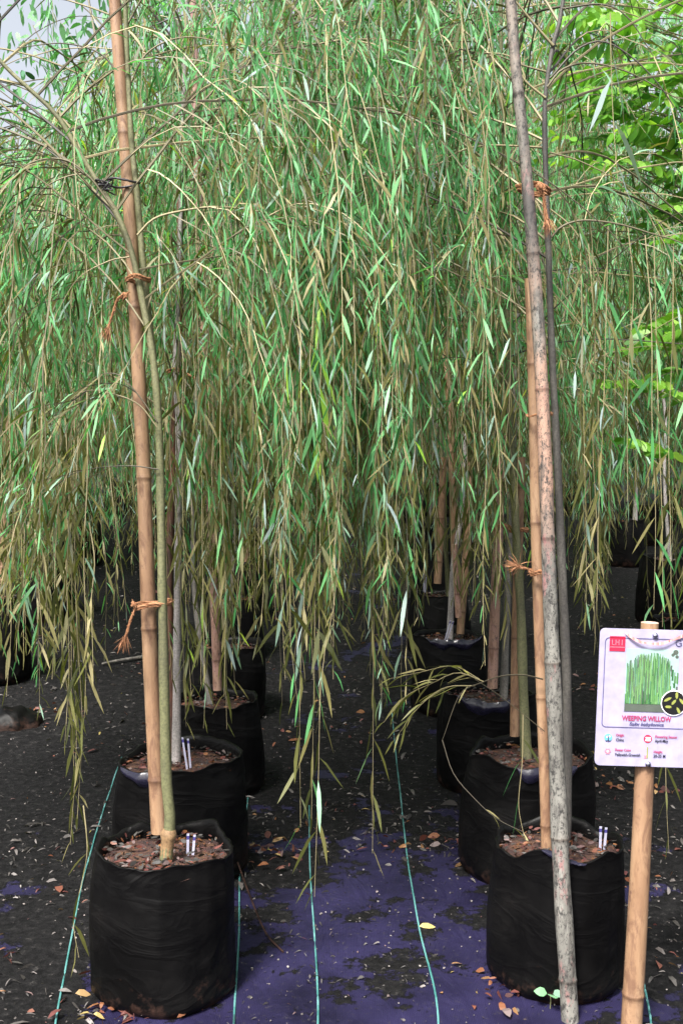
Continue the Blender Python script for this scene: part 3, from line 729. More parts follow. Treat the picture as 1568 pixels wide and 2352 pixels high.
for i, (k, (x, y, r_, h_)) in enumerate(BAGS.items()):
    cuff = {'C': (3.75, 4.55, .045), 'D': (4.35, 5.35, .065), 'E': (3.9, 5.25, .055), 'F': (3.9, 5.6, .05), 'B': (4.25, 4.9, .02)}.get(k)
    _, SOIL[k] = grow_bag(x, y, r_, h_, BL.get(k, "far black grow bag in the crowded last row of willows"), GB, 3.7 * i + 1, 0.03 if k not in 'AB' else .022, cuff, y < 8)

# ------------------------------------------------------------------ the two front willows
def PX(lst, d, dd=None):
    return np.array([P(a, b, d if dd is None else d + dd * (2000 - b) / 2000) for a, b in lst])
WG = "young weeping willows tied to stakes"
dA, dB = 2.76, 2.84
def strand(px0, py0, px1, py1, d, d1=None, sag=0.0, **kw):
    a, b = P(px0, py0, d), P(px1, py1, d1 or d); m = (a + b) / 2 + np.array((sag, R.normal(0, .02), 0))
    return dict(pts=[a, (a + m) / 2 + R.normal(0, .008, 3), m, (m + b) / 2 + R.normal(0, .008, 3), b], **kw)

tA = PX([(379, 2005), (384, 1950), (391, 1880), (383, 1800), (379, 1650), (374, 1400), (370, 1200), (366, 1000), (354, 840), (333, 720), (303, 580), (268, 490), (225, 420), (180, 345), (135, 270), (80, 215), (10, 150), (-60, 60)], dA, .02)
fA = [(PX([(352, 820), (338, 700), (325, 560), (314, 430), (303, 330), (296, 200), (290, 60), (285, -120), (295, -260)], dA + .06), .010)]
exA = [(PX([(316, 540), (350, 505), (400, 488), (500, 475), (620, 490), (760, 525), (865, 585)], dA + .03), .0045),
       (PX([(262, 480), (200, 400), (140, 365), (60, 380), (-60, 470)], dA - .03), .004), (PX([(225, 425), (190, 400), (120, 420), (70, 470), (40, 540)], dA + .02), .0035),
       (PX([(170, 330), (120, 250), (60, 205), (-30, 180)], dA + .05), .004), (PX([(296, 200), (340, 120), (430, 85), (560, 110)], dA + .1), .004), (PX([(296, 220), (240, 130), (150, 100), (40, 110)], dA + .1), .004),
       (PX([(290, 60), (360, -40), (500, -70), (640, -10)], dA + .1), .004), (PX([(290, 20), (200, -60), (90, -70), (0, -10)], dA + .1), .004),
       (PX([(362, 970), (320, 910), (270, 860), (215, 870), (180, 930)], dA), .003), (PX([(360, 980), (320, 930), (260, 905), (190, 900), (120, 960)], dA - .02), .003),
       (PX([(364, 1078), (300, 1070), (220, 1075), (160, 1090)], dA - .01), .0025), (PX([(298, 590), (250, 600), (180, 640), (130, 720)], dA), .003)]
stA = [strand(128, 1000, 120, 1560, 2.75, olive=.75, gap=.03), strand(150, 960, 150, 1700, 2.8, olive=.8, gap=.027), strand(180, 1000, 178, 1880, 2.85, olive=.8, gap=.028), strand(165, 1000, 162, 1940, 3.0, olive=.75, gap=.035), strand(200, 900, 195, 1650, 2.7, olive=.7),
       strand(95, 900, 100, 1480, 2.7, olive=.5, gap=.03, ll=(.08, .14)), strand(60, 900, 55, 1500, 2.9, olive=.6), strand(205, 1200, 215, 1560, 2.7, gap=.045, olive=.6), strand(20, 900, 15, 1600, 2.9, olive=.5, gap=.05), strand(140, 900, 160, 1620, 2.95, olive=.9, gap=.022), strand(172, 900, 170, 1760, 2.9, olive=.9, gap=.024),
       strand(192, 1850, 182, 2200, 2.75, gap=.05, olive=.7), strand(500, 480, 515, 1600, 3.0, olive=.5), strand(620, 495, 640, 1300, 3.0, olive=.3), strand(720, 520, 690, 1900, 3.0, olive=.3, ll=(.09, .15), gap=.05),
       strand(745, 520, 722, 2060, 2.95, olive=.35, ll=(.09, .16), gap=.05), strand(800, 540, 765, 1560, 2.9, olive=.25, ll=(.08, .14)), strand(735, 600, 715, 1880, 3.05, olive=.3, ll=(.1, .17), gap=.05),
       strand(745, 640, 728, 1080, 2.7, olive=0, gap=.022, ll=(.09, .16), tint=lambda n: np.where(R.random(n) < .5, .962, R.uniform(.40, .48, n))),
       strand(950, 560, 940, 1000, 2.75, olive=.1, gap=.04, ll=(.10, .16)), strand(860, 590, 855, 1960, 3.2, olive=.35, gap=.055, ll=(.09, .15)), strand(450, 490, 470, 1560, 3.0, olive=.55), strand(560, 480, 540, 1420, 3.1, olive=.45)]
for _ in range(16):      # vigorous leafy shoots hanging over the aisle
    x = R.uniform(600, 1000); y0 = R.uniform(430, 650); stA.append(strand(x, y0, x + R.normal(0, 25), y0 + R.uniform(250, 520), R.uniform(2.75, 3.3), None, R.normal(0, .02), olive=.05, gap=R.uniform(.03, .05), ll=(.09, .165), tw=R.random()))
for _ in range(10):
    x = R.uniform(640, 900); stA.append(strand(x, R.uniform(700, 900), x + R.normal(0, 20), R.uniform(1330, 1640), R.uniform(2.9, 3.4), None, R.normal(0, .02), olive=.3, gap=R.uniform(.04, .06), ll=(.08, .15), tw=R.random()))
for _ in range(14):
    x = R.uniform(20, 240); y0 = R.uniform(300, 600); stA.append(strand(x, y0, x + R.normal(0, 25), y0 + R.uniform(250, 600), R.uniform(2.7, 3.2), None, R.normal(0, .02), olive=.15, gap=R.uniform(.03, .05), ll=(.07, .14), tw=R.random()))
def back_side():
    return R.uniform(-0.35, math.pi + 0.35)
willow(tA, .0155, M_bark_green, "front left willow with smooth olive stem leaning beside the tan bamboo stake", WG, 24, (.6, 1.1), 1.35, back_side, .30, True, .052, 12, exA, stA, .022, (.04, .09), fA, graft=3)

tB = PX([(1292, 1985), (1300, 1850), (1301, 1600), (1296, 1450), (1289, 1300), (1283, 1150), (1275, 980), (1266, 800), (1260, 620), (1253, 420), (1250, 300), (1252, 215), (1268, 110), (1284, 50), (1298, -40), (1306, -150), (1302, -260)], dB + .03, .03)
THIN = PX([(1246, 1560), (1200, 1550), (1150, 1553), (1100, 1570), (1055, 1595), (1015, 1700)], 2.78)
exB = [(PX([(1252, 225), (1205, 185), (1170, 130), (1090, 120)], dB + .05), .005), (PX([(1254, 165), (1200, 150), (1130, 125), (1060, 125)], dB + .06), .004), (PX([(1270, 105), (1230, 60), (1185, 5), (1140, -50)], dB + .05), .006),
       (PX([(1266, 545), (1290, 520), (1340, 506), (1420, 515), (1490, 535), (1568, 560), (1640, 610)], dB), .0045), (PX([(1256, 200), (1290, 160), (1350, 145), (1440, 165), (1560, 230)], dB + .02), .0045), (PX([(1262, 180), (1330, 110), (1400, 100), (1500, 180), (1600, 330)], dB), .004),
       (PX([(1262, 480), (1310, 520), (1350, 580), (1380, 650)], dB + .05), .003), (PX([(1258, 340), (1180, 335), (1110, 335), (1050, 350), (980, 400), (900, 480)], dB + .12), .0045), (PX([(1262, 350), (1330, 370), (1430, 420), (1520, 480)], dB + .06), .003),
       (PX([(1290, 20), (1380, 10), (1440, 40), (1500, 130)], dB + .05), .004), (PX([(1300, -60), (1200, -120), (1080, -80), (980, 20)], dB + .1), .004), (PX([(1218, 965), (1190, 930), (1150, 860), (1100, 830)], dB + .02), .003),
       ]
br_leaf = [dict(pts=THIN, gap=0, r=.0024, tw=.15), dict(pts=PX([(1110, 1566), (1050, 1545), (990, 1570), (930, 1600), (880, 1660)], 2.85), olive=.65, gap=.016, ll=(.05, .10)), dict(pts=PX([(1090, 1575), (1020, 1580), (960, 1625), (905, 1700)], 2.83), olive=.6, gap=.02, ll=(.05, .10)),
           dict(pts=PX([(1100, 1560), (1040, 1530), (960, 1545), (890, 1560)], 2.88), olive=.6, gap=.02, ll=(.05, .09)),
           dict(pts=PX([(1015, 1700), (1040, 1775), (1085, 1830), (1140, 1880), (1210, 1915)], 2.76), olive=.8, gap=.05, t0=.5, ll=(.035, .06), tw=.1, r=.0013), dict(pts=PX([(1250, 1680), (1200, 1640), (1150, 1600), (1090, 1560)], 2.77), gap=0, r=.0013, tw=.2),
           dict(pts=PX([(1200, 1640), (1198, 1750), (1190, 1850), (1205, 1930)], 2.9), olive=.1, gap=.08, ll=(.10, .16))]
stB = br_leaf + [strand(1395, 520, 1370, 1380, 2.9, olive=.55), strand(1330, 520, 1345, 1420, 2.95, olive=.6), strand(1480, 540, 1500, 1400, 2.8, olive=.35, gap=.07, ll=(.08, .13)), strand(1500, 545, 1520, 1440, 2.8, olive=.35, gap=.06, ll=(.08, .14)), strand(1545, 560, 1540, 1440, 2.85, olive=.4, gap=.05, ll=(.08, .14)),
                 strand(1570, 570, 1580, 1500, 2.9, olive=.4), strand(1350, 560, 1365, 1480, 3.0, olive=.7), strand(1440, 520, 1440, 1150, 2.9, olive=.4), strand(1400, 30, 1418, 420, 2.75, olive=0, gap=.09, ll=(.16, .2), tint=lambda n: np.full(n, .625)), strand(1530, 1500, 1535, 1960, 3.4, olive=.6, gap=.06)]
def back_right():
    return R.uniform(-0.4, math.pi + 0.1)
willow(tB, .0150, M_bark_dark, "front right willow with dark grey forked stem behind the speckled pole", WG, 24, (.6, 1.1), 1.35, back_right, .34, True, .052, 13, exB, stB, .022, (.04, .09))

# ------------------------------------------------------------------ willows behind
ROW = dict(
    C=([(405, 1748), (407, 1500), (409, 1300), (411, 1000), (404, 850), (412, 600), (420, 300), (430, 0), (440, -300)], .0150, M_bark_pale, "willow with pale grey-pink stem directly behind the front left bag"),
    L3=(None, .013, M_bark_grey, "slim willow third back in the row left of the aisle"), L4=(None, .013, M_bark_green, "slim willow fourth back in the row left of the aisle"),
    L5=(None, .013, M_bark_grey, "slim willow fifth back in the row left of the aisle"), L6=(None, .013, M_bark_green, "willow sixth back in the row left of the aisle"),
    D=([(1208, 1745), (1200, 1560), (1195, 1400), (1183, 1200), (1168, 900), (1160, 600), (1150, 200), (1150, -250)], .0175, M_bark_green, "willow with thick olive stem just left of the speckled pole"),
    E=([(1156, 1575), (1163, 1400), (1172, 1200), (1182, 900), (1190, 600), (1185, 200), (1190, -100)], .0165, M_bark_grey, "willow with grey stem third back right of the aisle"),
    F=([(1032, 1450), (1040, 1300), (1062, 1150), (1070, 900), (1080, 500), (1075, 100)], .016, M_bark_pale, "willow fourth back in the row right of the aisle"), F2=([(1030, 1345), (1020, 1200), (1012, 1000), (1010, 700), (1000, 300)], .016, M_bark_green, "willow fifth back in the row right of the aisle"),
    G1=(None, .016, M_bark_grey, "willow rooted in the tall bag at the left edge"), R0=(None, .015, M_bark_grey, "willow rooted behind the willow sign board"), R2=(None, .014, M_bark_pale, "willow in the large bag above the sign at the right edge"),
    R1=([(1457, 1200), (1460, 1100), (1466, 900), (1470, 500)], .022, M_bark_pale, "willow with pale straight stem in the round far right bag"))
LOW = [('C', 425, 610, 26, 1250, 1680, 3.15, 3.6), ('L3', 440, 640, 14, 1150, 1420, 3.9, 4.6), ('C', 620, 800, 8, 1380, 1640, 3.2, 3.6), ('D', 820, 960, 10, 1280, 1480, 3.4, 4.0), ('D', 1040, 1230, 16, 1240, 1480, 3.3, 3.7),
       ('E', 960, 1200, 14, 1150, 1420, 4.1, 4.9), ('L4', 600, 780, 10, 1130, 1340, 5.0, 5.8), ('F', 860, 1010, 10, 1120, 1300, 5.2, 5.8), ('G1', -20, 130, 26, 1300, 1500, 4.6, 6.2), ('G1', 130, 300, 12, 1120, 1260, 5.6, 6.3), ('R0', 1310, 1390, 14, 1280, 1440, 4.6, 6.0),
       ('R0', 1480, 1600, 12, 1250, 1430, 5.2, 6.0), ('L5', 560, 700, 10, 1080, 1250, 6.2, 6.9), ('R0', 1390, 1480, 8, 1080, 1180, 5.4, 6.2), ('L3', 650, 860, 10, 1250, 1520, 3.9, 4.6)]
def low_strands(k):
    o = []
    for t, x0, x1, n, y0, y1, d0, d1 in LOW:
        if t != k: continue
        for _ in range(n):
            x = R.uniform(x0, x1); dd = R.uniform(d0, d1); o.append(strand(x + R.normal(0, 20), R.uniform(650, 900), x, R.uniform(y0, y1), dd + .1, dd, R.normal(0, .015), olive=.58, gap=R.uniform(.026, .05), ll=(.06, .14), t0=.02, tw=R.random()))
    return o
for k, (pix, rb, bk, lb) in ROW.items():
    s = SOIL[k].copy(); s[2] -= .01; d = s[1]
    if pix is not None:
        pts = PX(pix, d); pts[0][2] = s[2]
        top = pts[-1].copy(); hh = s[2] + (R.uniform(2.75, 3.1) if d < 5 else R.uniform(3.1, 3.6))
        if top[2] < hh: pts = np.vstack((pts, top + (R.normal(0, .1), R.normal(0, .1), hh - top[2])))
    else:
        pts = [s]; q = s.copy()
        for _ in range(6): q = q + (R.normal(0, .04), R.normal(0, .04), R.uniform(.45, .58)); pts.append(q.copy())
    near = d < 5
    def azf(d=d, k=k):
        return R.uniform(0, 6.2832) if R.random() < .55 else R.choice((0.0, math.pi)) + R.normal(0, .5)
    willow(pts, rb, bk, lb, WG, 30 if near else 26, (.55, 1.05), 1.1, azf, .36, True, .052 if near else .062, 0, (), low_strands(k), .023 if near else .029, (.045, .10) if near else (.05, .11))

# rear willows: two built, the rest copied with their parts
def copy_tree(o, loc, rz, label, group):
    r_ = o.copy(); COL.objects.link(r_); r_.location = loc; r_.rotation_euler = (0, 0, rz); r_['label'] = label; r_['group'] = group
    for ch in o.children:
        c = ch.copy(); COL.objects.link(c); c.parent = r_
    return r_
REAR = "willows in the crowded back rows"
RL = "slender willow in the crowded back rows behind the aisle"
protos = []
for k in ('L7', 'F3', 'G2'):
    s = SOIL[k].copy(); pts = [s]; q = s.copy()
    for _ in range(6): q = q + (R.normal(0, .05), R.normal(0, .05), R.uniform(.45, .58)); pts.append(q.copy())
    protos.append(willow(pts, .015, M_bark_grey, RL, REAR, 26, (.6, 1.1), 1.1, None, .33, False, .085, 0, (), (), .05, (.08, .15), zb=(.75, .25)))
for i, k in enumerate(('F4', 'G3', 'G4', 'R3', 'K1', 'K2', 'K3', 'K4', 'K5', 'K6', 'K7', 'K8', 'K9', 'J1', 'J2', 'J3', 'J4', 'J5', 'J6', 'J7')):
    copy_tree(protos[i % 3], tuple(SOIL[k]), R.uniform(0, 6.28), RL, REAR)

# ------------------------------------------------------------------ bamboo stakes
SG = "bamboo stakes tied to the willows"
bamboo(PX([(366, 1912), (355, 1700), (345, 1500), (337, 1280), (329, 1050), (320, 880), (311, 700), (299, 500), (286, 300), (275, 150), (264, 0), (255, -120)], 2.86), .0215, .0150, M_bam_tan, "tall tan bamboo stake in the front left bag", SG, .42)
bamboo(PX([(1310, 2372), (1300, 2200), (1288, 2000), (1280, 1800), (1271, 1600), (1264, 1420), (1258, 1250), (1252, 1080), (1246, 930), (1236, 760), (1226, 620), (1214, 470), (1203, 340), (1190, 220), (1178, 90), (1168, -60)], 2.63, .08), .0225, .0120, M_bam_grey, "speckled grey bamboo pole standing on the ground before the front right bag", SG, .36, jit=.14)
bamboo(PX([(1255, 1985), (1250, 1800), (1243, 1600), (1236, 1400), (1230, 1200), (1227, 1000), (1222, 800), (1217, 640)], 2.82), .0140, .0150, M_bam_tan, "smooth tan bamboo stake rising from the front right bag behind the speckled pole", SG, .4)
bamboo(PX([(400, 1745), (392, 1500), (390, 1300), (400, 1000), (412, 750), (414, 550), (412, 430)], 3.66), .0135, .011, M_bam_red, "thin dark reddish stake behind the front left willow", SG, .5)
bamboo(PX([(500, 1585), (490, 1300), (470, 800), (452, 300), (444, 20), (440, -100)], 4.5), .019, .016, M_bam_pink, "pinkish bamboo stake third back left of the aisle, topping out between leaves", SG)
bamboo(PX([(566, 1290), (558, 1100), (540, 950), (529, 800)], 8.0), .024, .019, M_bam_tan, "far tan stake showing through leaves left of the aisle", SG)
bamboo(PX([(1181, 1690), (1183, 1520), (1187, 1340), (1192, 1180), (1196, 1050)], 3.70), .0165, .0150, M_bam_tan, "short tan bamboo stake beside the thick olive stem", SG)
bamboo(PX([(1130, 1580), (1134, 1450), (1140, 1300), (1146, 1150), (1150, 1000)], 4.5), .022, .019, M_bam_pink, "mottled brown bamboo stake in the bag with the blue-sheened cuff", SG, .3)
bamboo(PX([(1056, 1455), (1068, 1300), (1078, 1150), (1076, 900), (1068, 500), (1060, 120), (1057, -60)], 5.72), .021, .017, M_bam_tan, "long orange-tan bamboo stake fourth back right of the aisle", SG)
bamboo(PX([(1052, 1418), (1048, 1330), (1044, 1250)], 5.6), .016, .015, M_bam_pink, "short pink weathered stake in the crumpled bag", SG, .3)
bamboo(PX([(1046, 1350), (1041, 1200), (1035, 1000), (1026, 840), (1018, 720)], 6.98), .026, .022, M_bam_tan, "leaning tan bamboo stake fifth back right of the aisle", SG, .4)
bamboo(PX([(1004, 1340), (1008, 1270), (1014, 1150), (1018, 1050)], 6.9), .025, .022, M_bam_tan, "stubby tan bamboo stake at the left rim of the square-looking bag", SG, .3)
bamboo(PX([(8, 1340), (9, 1200), (14, 1080), (18, 960)], 6.3), .024, .020, M_bam_tan, "tan bamboo stake at the very left edge", SG, .4)
bamboo(PX([(30, 1330), (36, 1150), (44, 960)], 6.34), .013, .012, M_bam_pink, "thin pinkish stake just right of the left edge stake", SG, .4)

# ------------------------------------------------------------------ ties
c = P(318, 640, 2.80)
rope_tie(c, .028, .045, .0040, "orange coir rope with hanging tail high on the front left stake", [P(296, 672, 2.74) - c, P(272, 685, 2.73) - c, P(262, 710, 2.73) - c, P(250, 750, 2.73) - c], P(285, 680, 2.73) - c)
c = P(352, 1385, 2.79)
rope_tie(c, .046, .040, .0036, "orange coir rope knotted low on the front left stake", [P(312, 1395, 2.76) - c, P(300, 1425, 2.76) - c, P(288, 1462, 2.76) - c], P(308, 1388, 2.76) - c, .006, 2)
c = P(1238, 950, 2.80)
rope_tie(c, .032, .035, .0030, "thin rope knotted at the middle of the speckled pole", None, P(1258, 950, 2.72) - c, .003, 1)
c = P(1224, 432, 2.80)
rope_tie(c, .040, .040, .0052, "thick frayed rope with hanging end high on the right pole", [P(1246, 440, 2.75) - c, P(1250, 470, 2.75) - c, P(1254, 505, 2.75) - c], P(1240, 430, 2.75) - c, -.006, 2)
c = P(1236, 1312, 2.80)
rope_tie(c, .020, .020, .0040, "rope tuft sticking out left of the right stake", [P(1225, 1312, 2.77) - c, P(1205, 1305, 2.77) - c, P(1190, 1302, 2.77) - c], None, 0, 2)
c = P(405, 850, 3.64)
rope_tie(c, .026, .03, .0040, "rope tie with slanting tail on the pale stem behind the left stake", [P(425, 855, 3.6) - c, P(450, 870, 3.6) - c, P(475, 890, 3.6) - c], None, 0, 2)
c = P(1190, 1215, 3.66)
rope_tie(c, .030, .030, .0040, "rope tie with a ragged bow on the thick olive stem", [P(1172, 1208, 3.6) - c, P(1150, 1205, 3.6) - c, P(1135, 1215, 3.6) - c], P(1160, 1210, 3.6) - c, 0, 2)
c = P(285, 420, 2.80); root = empty("wire_tie", c, "dark wire tie clasping the upper front left stake", "wire"); mb = MB()
a = np.linspace(0, 6.4, 30); tube(mb, np.stack((np.cos(a) * .040, np.sin(a) * .04, .004 * np.sin(a * 2)), 1), .0030, 6, 0, .5, True, .1); mb.build("loop", M_wire, root, (0, 0, 0), True)
mb = MB(); k0 = P(240, 425, 2.77) - c
for _ in range(6): tube(mb, resample(k0 + R.normal(0, .011, (5, 3)), 14), .0022, 5)
mb.build("knot", M_wire, root, (0, 0, 0), True)

# ------------------------------------------------------------------ plant labels
plant_label(P(436, 1982, 2.80), .078, "white label strips standing in the front left bag", .05)
plant_label(P(432, 1752, 3.55), .085, "leaning label strips in the bag behind the front left one", -.12)
plant_label(P(1382, 1962, 2.84), .075, "white label strip standing in the front right bag", .03)
plant_label(P(975, 1350, 6.9), .09, "tiny pale label in the square-looking far bag", .0)
plant_label(P(1026, 1462, 5.6), .085, "grey label leaning in the crumpled bag", .3)

# ------------------------------------------------------------------ the sign
def sign():
    M_board = plain("white_board", (.315, .295, .43), 0.4); M_line = plain("grey_blue_print", (.05, .045, .13), 0.5); M_red = plain("red_print", (.42, .015, .05), 0.5)
    M_lred = plain("pale_red_print", (.55, .18, .24), 0.5); M_mag = plain("magenta_print", (.32, .02, .09), 0.5); M_blk = plain("dark_print", (.012, .012, .03), 0.5); M_teal = plain("teal_print", (.10, .34, .40), 0.5)
    M_ol = plain("olive_print", (.24, .26, .06), 0.5); M_wht = plain("white_print", (.8, .78, .86), .5); M_steel = plain("steel_bolt", (.45, .45, .52), .25, 1.0); M_rib = leaf_mat("red_ribbon", [(0, (.45, .10, .10)), (1, (.75, .35, .30))], .6, 0)
    M_sky = plain("print_sky", (.28, .40, .38), .5); M_g1 = plain("print_green", (.06, .17, .05), .5); M_g2 = plain("print_light_green", (.14, .28, .10), .5); M_g3 = plain("print_dark_green", (.02, .10, .03), .5); M_gy = plain("print_grey", (.07, .085, .07), .5); M_blackp = plain("print_black", (.008, .008, .008), .4)
    d = 2.55; b0 = P(1447, 2424, d); b0[2] = gz(b0[0], d) - .01; top = P(1491, 1430, d); ax = norm(top - b0); Hh = np.linalg.norm(top - b0); roll = math.atan2(ax[0], ax[2])
    root = empty("plant_sign", b0, "white weeping willow information board on a tan bamboo post", "sign"); root.rotation_euler = (0, roll, 0)
    po = bamboo(np.array(((0, 0, 0), (.004, 0, Hh * .5), (0, 0, Hh))), .0255, .0205, M_bam_tan, None, None, .62, True, "post", root, (0, 0, 0))
    W, Hb = .254, .324; cz = Hh - .012 - Hb / 2; y0 = -.030
    cx = .004
    def rect_round(w_, h_, r_, n=7):
        o = []
        for (sx, sz, a0) in ((1, 1, 0), (-1, 1, 90), (-1, -1, 180), (1, -1, 270)):
            for t in np.linspace(0, 90, n): a = math.radians(a0 + t); o.append((sx * (w_ / 2 - r_) + r_ * math.cos(a), sz * (h_ / 2 - r_) + r_ * math.sin(a)))
        return np.array(o)
    def prism(mb, poly, yf, yb, mat=0, ox=0, oz=0):
        n = len(poly); f = np.stack((poly[:, 0] + ox + cx, np.full(n, yf), poly[:, 1] + oz + cz), 1); bk = f.copy(); bk[:, 1] = yb; j = np.arange(n); k = (j + 1) % n
        mb.add(np.vstack((f, bk)), [j[None], (n + j[::-1])[None], np.stack((j, n + j, n + k, k), 1)], mat)
    mb = MB(); prism(mb, rect_round(W, Hb, .012), y0, y0 + .004); board = mb.build("board", M_board, root)
    # scale: reference px -> board metres, measured from the board's left and top edges
    S = W / 244.0
    def bx(px): return (px - 1363) * S - W / 2
    def bz(py): return Hb / 2 - (py - 1443) * (Hb / 313.0)
    y1 = y0 - .0012
    def flat(mb, poly, lay, mat): prism(mb, np.asarray(poly), y1 - lay * .0004, y0 - .0002, mat)
    def box(mb, px0, py0, px1, py1, lay, mat): flat(mb, [(bx(px1), bz(py0)), (bx(px0), bz(py0)), (bx(px0), bz(py1)), (bx(px1), bz(py1))], lay, mat)
    def disc(mb, px, py, r_, lay, mat, n=28):
        a = np.arange(n) / n * 6.2832; flat(mb, np.stack((bx(px) + r_ * S * np.cos(a), bz(py) + r_ * S * np.sin(a)), 1), lay, mat)
    # frame line
    mb = MB(); po_ = rect_round(W - .020 - .004, .212, .010); n = len(po_); pi_ = rect_round(W - .024 - .0030, .212 - .0030, .0085)
    ozf = bz(1565.5)
    f = np.vstack((np.stack((po_[:, 0] + cx, np.full(n, y1), po_[:, 1] + cz + ozf), 1), np.stack((pi_[:, 0] + cx, np.full(n, y1), pi_[:, 1] + cz + ozf), 1))); j = np.arange(n); k = (j + 1) % n
    mb.add(f, [np.stack((j, k, n + k, n + j), 1)]); mb.build("border_line", M_line, board)
    # picture of a willow
    mb = MB(); box(mb, 1424, 1487, 1541, 1630, 0, 0); box(mb, 1424, 1613, 1541, 1630, 1, 4); box(mb, 1424, 1590, 1520, 1613, 1, 1)
    for px, py, rr in ((1534, 1493, 6), (1528, 1499, 4), (1537, 1503, 4)): disc(mb, px, py, rr, 1, 4, 9)
    for _ in range(800):
        px = R.uniform(1426, 1524); crown = 1500 + 24 * ((px - 1478) / 50) ** 2; y_a = crown + R.uniform(-8, 70); y_b = min(y_a + R.uniform(25, 75), 1612); wd = R.uniform(.3, 1.0)
        if y_b < y_a + 8: continue
        flat(mb, [(bx(px + wd / 2), bz(y_a)), (bx(px - wd / 2), bz(y_a)), (bx(px - wd), bz(y_b)), (bx(px + wd), bz(y_b))], 2 + R.integers(0, 6) * .3 + R.random() * .2, int(R.choice((1, 1, 2, 2, 3, 5, 4))))
    for _ in range(30):
        px = R.uniform(1515, 1540); y_a = R.uniform(1520, 1580); flat(mb, [(bx(px + 2), bz(y_a)), (bx(px - 2), bz(y_a)), (bx(px - 2), bz(y_a + 25)), (bx(px + 2), bz(y_a + 25))], 1.2 + R.random() * .5, int(R.choice((1, 3, 4, 0))))
    mb.build("willow_picture", [M_sky, M_g1, M_g2, M_g3, M_gy, plain('print_teal_green', (.10, .24, .17), .5)], board)
    mb = MB(); disc(mb, 1534, 1608, 29, 5, 1); disc(mb, 1534, 1608, 27, 6, 0)
    for px, py, a, L in ((1520, 1600, .5, 20), (1540, 1590, 1.6, 18), (1552, 1604, 2.3, 20), (1522, 1617, 0, 16), (1545, 1625, -1.1, 18), (1534, 1606, .9, 16)):
        ca, sa = math.cos(a), math.sin(a); pl = [(L / 2, 0), (L / 5, 3.2), (-L / 4, 3), (-L / 2, 0), (-L / 4, -2.6), (L / 5, -2.8)]
        flat(mb, [(bx(px + x * ca - y * sa), bz(py - (x * sa + y * ca))) for x, y in pl], 7, 2)
    mb.build("flower_picture", [M_blackp, M_wht, M_ol], board)
    # logos and icons
    mb = MB(); box(mb, 1385, 1460, 1420, 1494, 0, 0); box(mb, 1386, 1484, 1419, 1485.4, 1, 1)
    for x in (1390, 1398, 1405, 1412): box(mb, x, 1468, x + 1.4, 1480, 1, 1)
    box(mb, 1390, 1478.6, 1396, 1480, 1, 1); box(mb, 1398, 1472.6, 1406, 1474, 1, 1)
    mb.build("red_emblem", [M_red, M_lred], board)
    mb = MB(); a = np.linspace(.8, 6.0, 26); pr = np.stack((bx(1540) + 6.6 * S * np.cos(a) + cx, np.full(26, y1), bz(1472) + 6.6 * S * np.sin(a) + cz), 1); tube(mb, pr, .0009, 5); tube(mb, np.array(((bx(1541) + cx, y1, bz(1472) + cz), (bx(1546) + cx, y1, bz(1472) + cz), (bx(1545) + cx, y1, bz(1476) + cz))), .0009, 5); mb.build("ring_emblem", M_line, board)
    mb = MB(); disc(mb, 1391, 1692, 8.5, 0, 0); box(mb, 1390, 1688, 1392.4, 1701, 1, 1); box(mb, 1385, 1698, 1397, 1700, 1, 1); disc(mb, 1388, 1690, 2, 1, 2, 9); disc(mb, 1394, 1689, 2, 1, 2, 9); mb.build("tree_icon", [M_teal, M_line, M_wht], board)
    mb = MB(); disc(mb, 1480, 1692, 9, 0, 0); box(mb, 1475, 1688, 1486, 1691, 1, 1); box(mb, 1475, 1693, 1486, 1697, 1, 1); mb.build("calendar_icon", [M_red, M_wht], board)
    mb = MB()
    for k in range(6): disc(mb, 1391 + 4.6 * math.cos(k * 1.047), 1723 + 4.6 * math.sin(k * 1.047), 2.6, .1 * k, 0, 10)
    disc(mb, 1391, 1723, 2.4, 1.2, 1, 10); mb.build("blossom_icon", [M_lred, M_wht], board)
    mb = MB(); box(mb, 1479, 1711, 1481.6, 1737, 0, 0); box(mb, 1474, 1730, 1479, 1737, 0, 1); mb.build("ruler_icon", [M_ol, M_lred], board)
    # lettering
    def text(s_, px, py, size, mat, width=None, shear=0.0, sx=1.0, name="lettering"):
        cu = bpy.data.curves.new("t", 'FONT'); cu.body = s_; cu.size = size * S * 1.38; cu.shear = shear; cu.resolution_u = 2; cu.offset = size * S * .035; cu.space_character = sx
        t = bpy.data.objects.new("t", cu); COL.objects.link(t); dg = bpy.context.evaluated_depsgraph_get(); dg.update()
        me = bpy.data.meshes.new_from_object(t.evaluated_get(dg)); bpy.data.objects.remove(t); bpy.data.curves.remove(cu)
        v = np.empty(len(me.vertices) * 3, np.float32); me.vertices.foreach_get('co', v); v = v.reshape(-1, 3); k = 1.0
        if width: k = width * S / max(v[:, 0].max() - v[:, 0].min(), 1e-6)
        o = np.stack((v[:, 0] * k + bx(px) + cx, np.full(len(v), y1 - .0006), v[:, 1] + bz(py) + cz), 1)
        me.vertices.foreach_set('co', o.astype(np.float32).ravel()); me.materials.clear(); me.materials.append(mat); me.name = name
        ob = bpy.data.objects.new(name, me); COL.objects.link(ob); ob.parent = board
    text("WEEPING WILLOW", 1420, 1651, 11.5, M_mag, 111, 0, 1.0, "title_lettering")
    text("Salix babylonica", 1436, 1662, 7.5, M_line, 78, .25, 1.0, "latin_name_lettering")
